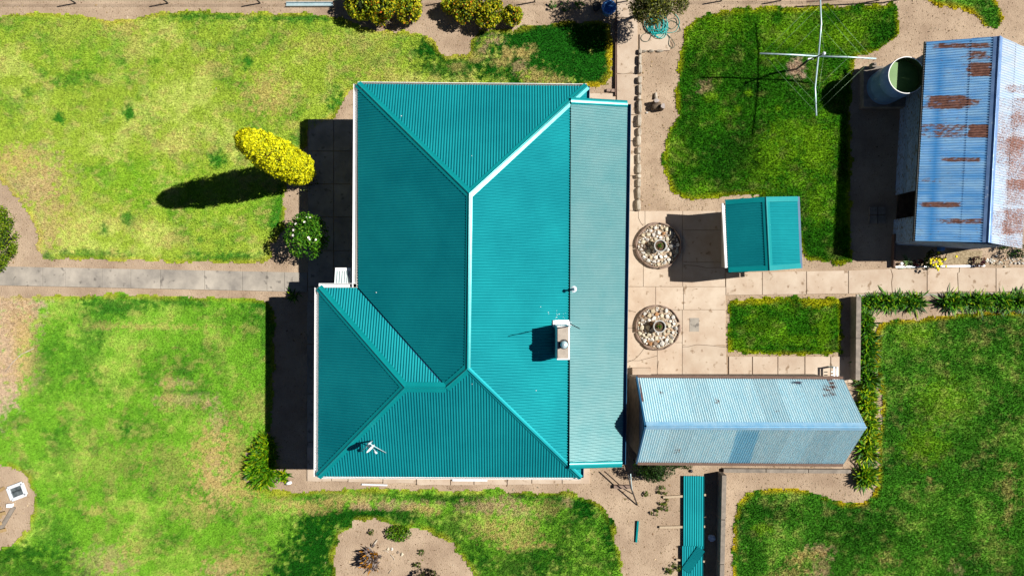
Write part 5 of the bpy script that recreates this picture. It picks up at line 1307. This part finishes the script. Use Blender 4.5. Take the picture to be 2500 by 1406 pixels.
# debris along the house
def stick(pts, r, m, name, label, cat, z=.02, group=None):
    q = [G(x, y, z) for x, y in pts]; tag(MB().tube(q, r, 6).build(name, m, None, q[0]), label, cat, group)
tag(MB().bar(G(884, 1181, .03), G(946, 1183, .03), .05, .04).build('white_plank', M['steel_white'], None, G(915, 1182)), 'white strip of board lying on the soil below the house front paving', 'board')
tag(MB().bar(G(1105, 1170, .075), G(1190, 1170.5, .075), .06, .03).build('white_plank', M['steel_white'], None, G(1148, 1170)), 'white board lying on the paving under the south gutter', 'board')
jar_c = G(704, 1178); tag(MB().tube([jar_c + Vector((-.05, -.01, .06)), jar_c + Vector((.08, .02, .06)), jar_c + Vector((.13, .03, .05))], [.055, .055, .03], 12).build('white_bottle', M['dish'], None, jar_c), 'white bottle-like container lying on the soil at the house corner', 'container')
tag(MB().box(*(lambda p: (p.x - .27, p.x + .27, p.y - .055, p.y + .055, 0, .12))(G(1518, 1186))).build('concrete_block', M['edge_stone'], None, G(1518, 1186)), 'narrow rough block lying on the soil near the house corner', 'block')
tag(MB().tube([G(1522, 1140, .9), G(1534, 1180, .5), G(1556, 1232, .02)], .02, 6).build('black_pole', M['dark_metal'], None, G(1556, 1232)), 'long black pole leaning from the house corner down to the soil', 'pole')
tag(MB().tube([G(1529, 1140, .8), G(1540, 1190, .25), G(1546, 1205, .02)], .014, 6).build('thin_pole', M['steel'], None, G(1546, 1205)), 'thin grey pole leaning beside the black pole at the house corner', 'pole')
tag(MB().bar(G(1553, 1322, .03), G(1557, 1270, .05), .06, .05).build('green_offcut', M['teal_gloss'], None, G(1555, 1296)), 'narrow dark green offcut lying alone on the bare soil', 'offcut')
tag(MB().box(*(lambda p: (p.x - .3, p.x + .3, p.y - .13, p.y + .13, 0, .2))(G(1564, 906))).build('concrete_step', M['concrete'], None, G(1564, 906)), 'pale concrete step at the northwest corner of the long outbuilding', 'step')
dr = P(1688, 1150, .06); tag(MB().lathe((dr.x, dr.y, 0), [(.05, 0), (.05, .05), (0, .055)], 14).build('drain_cap', M['dark_metal'], None, dr), 'small dark round cap on the soil above the green sheets', 'cap')
# crumpled bag
bc = G(1736, 1311, .03); bm = bmesh.new(); bmesh.ops.create_icosphere(bm, subdivisions=3, radius=.11)
for v in bm.verts:
    n_ = float(vnoise(np.array([v.co.x * 22 + 9]), np.array([v.co.y * 22 + v.co.z * 30]), 4)[0]); v.co *= .75 + .5 * n_; v.co.z = max(v.co.z * .55 + .03, -.02)
me = bpy.data.meshes.new('plastic_bag'); bm.to_mesh(me); bm.free(); me.materials.append(M['plastic_bag']); tag(link('plastic_bag', me, None, bc), 'crumpled pale plastic bag in the shade by the low wall', 'bag')

# bed at the lower left: old window, timber, grey blocks
wc = P(42, 1199, .05); fr_ = thing('old_window', wc, 'old white-framed window lying tilted on the bare round bed at the left edge', 'window frame')
ca, sa = math.cos(R(21)), math.sin(R(21))
def wp(x, y, z): return Vector((wc.x + x * ca - y * sa, wc.y + x * sa + y * ca, z))
for a, b in (((-.24, .2), (.24, .2)), ((-.24, -.2), (.24, -.2)), ((-.24, -.2), (-.24, .2)), ((.24, -.2), (.24, .2))): MB().bar(wp(*a, .06), wp(*b, .06), .1, .05).build('frame', M['steel_white'], fr_)
MB().bar(wp(-.24, 0.02, .062), wp(.24, 0.02, .062), .015, .03).build('glazing_bar', M['dark_metal'], fr_)
MB().add([wp(-.2, -.16, .055), wp(.2, -.16, .055), wp(.2, .16, .055), wp(-.2, .16, .055)], [(0, 1, 2, 3)]).build('pane', M['glass'], fr_)
for k in range(9):
    x = -14 + random.uniform(-6, 14); y = 1196 + k * 12 + random.uniform(-4, 4); aa = R(20 + random.uniform(-16, 16)); c = G(x, y, .05 + .03 * (k % 3))
    tag(MB().bar(c - Vector((math.cos(aa), math.sin(aa), 0)) * .3, c + Vector((math.cos(aa), math.sin(aa), 0)) * .28, .1, .05).build('firewood', M['timber_tan'], None, c), ORD[k] + ' tan split firewood piece from the top of the pile at the left edge', 'firewood', 'firewood pile at the left edge')
a = G(27, 1232, .05); tag(MB().box(a.x - .07, a.x + .09, a.y - .05, a.y + .06, 0, .12).build('white_block', M['dish'], None, a), 'small white block just below the old window', 'block')
sk = G(24, 1262, .03); tag(MB().bar(G(4, 1290, .03), G(36, 1236, .03), .12, .05).build('grey_plank', M['wall_conc'], None, sk), 'short pinkish-grey plank beside the firewood pile', 'plank')
stick([(14, 906), (32, 884), (54, 864), (84, 850)], [.012, .018, .02, .012], M['dry_wood'], 'fallen_branch', 'bleached fallen branch on the worn ground at the left edge', 'branch')

# soil bed at the bottom
dp = P(905, 1368, .25); dpl = thing('dead_plant', (dp.x, dp.y, 0), 'spiky half-dead plant with grey and orange leaves in the bottom bed', 'plant')
strap_leaves('leaves', [(dp.x + ox, dp.y + oy, .05) for ox, oy in ((0, 0), (.12, .05), (-.1, .08), (.05, -.14), (-.05, .16))] + [(dp.x, dp.y, .26), (dp.x + .06, dp.y + .05, .22), (dp.x - .05, dp.y - .05, .22)], .27, .045, 60, [(A(190, 176, 170), 5), (A(150, 130, 124), 3), (A(220, 150, 30), 3), (A(100, 72, 40), 2)], M['leaf'], dpl, seed=71, elev=(40, 88), droop=.25)
MB().tube([(dp.x, dp.y, 0), (dp.x, dp.y, .32)], [.14, .09], 8).build('stem', M['bark'], dpl)
shrub('low_shrub', 1045, 1412, .3, (.36, .24, .3), 620, .07, [(A(70, 64, 40), 2), (A(110, 120, 40), 2), (A(50, 48, 30), 1)], 'low brownish shrub cut by the bottom edge of the photo', 'shrub', seed=72, clumps=20)
shrub('creeping_weed', 972, 1302, .1, (.40, .24, .12), 700, .075, [(A(130, 176, 30), 3), (A(90, 146, 24), 3), (A(60, 100, 20), 1)], 'bright green creeping weed at the top of the bottom bed', 'weed', seed=73, clumps=22, trunk=False, spread=.38, depth=.7)
for k, (x, y, s, lab) in enumerate(((906, 1298, .1, 'small weed left of the bright creeping weed in the bottom bed'), (1029, 1349, .1, 'small weed alone in the middle right of the bottom bed'), (1018, 1378, .12, 'low weed above the brownish shrub in the bottom bed'),
        (1618, 1198, .16, 'weed just above the end of the northernmost batten'), (1619, 1222, .16, 'weed just below the end of the northernmost batten'), (1622, 1240, .13, 'lower weed in the short column under the northernmost batten'), (1598, 1250, .12, 'weed with brown leaves left of the weed column on the bare soil'), (1650, 1386, .17, 'yellowing weed by the green sheets near the bottom edge'), (1632, 1392, .14, 'yellowing weed left of another at the bottom edge'), (1577, 1206, .08, 'tiny weed on the soil below the dark shrub'))):
    shrub('weed', x, y, .06, (s, s, .07), int(700 * s), .06, [(A(110, 140, 40), 2), (A(80, 110, 30), 2), (A(150, 150, 60), 1)], lab, 'weed', 'small weeds on bare soil', seed=80 + k, clumps=7, trunk=False)
stick([(911, 1331), (915, 1325), (922, 1316)], [.03, .028, .022], M['dry_wood'], 'driftwood', 'thickest bleached stick in the bottom bed, above the dead plant', 'stick', .03)
stick([(878, 1356), (877, 1348), (884, 1341), (895, 1336), (905, 1335)], .012, M['dry_wood'], 'driftwood', 'curved thin bleached stick arching over the dead plant', 'stick')
stick([(954, 1353), (961, 1360), (963, 1366)], .01, M['dry_wood'], 'driftwood', 'short thin bleached stick right of the dead plant', 'stick')
stick([(935, 1343), (942, 1343), (949, 1347)], .009, M['dry_wood'], 'driftwood', 'thin curved twig below the pale rocks in the bottom bed', 'stick')
stick([(949, 1398), (956, 1390)], .012, M['dry_wood'], 'driftwood', 'short bleached stick near the bottom edge of the bed', 'stick')
for k, (x, y, s, lab) in enumerate(((948, 1339, .05, 'pale rock, leftmost of four in a row in the bottom bed'), (957, 1339, .05, 'pale rock, second from the left of four in the bottom bed'), (972, 1347, .05, 'pale rock, third from the left of four in the bottom bed'), (982, 1352, .065, 'pinkish rock, rightmost of four in the bottom bed'))):
    o = bpy.data.objects.new('rock', ROCKS[k]); COL.objects.link(o); o.location = G(x, y, .02); o.scale = (s, s * 1.2, s * .8); tag(o, lab, 'rock', 'four pale rocks in the bottom bed')
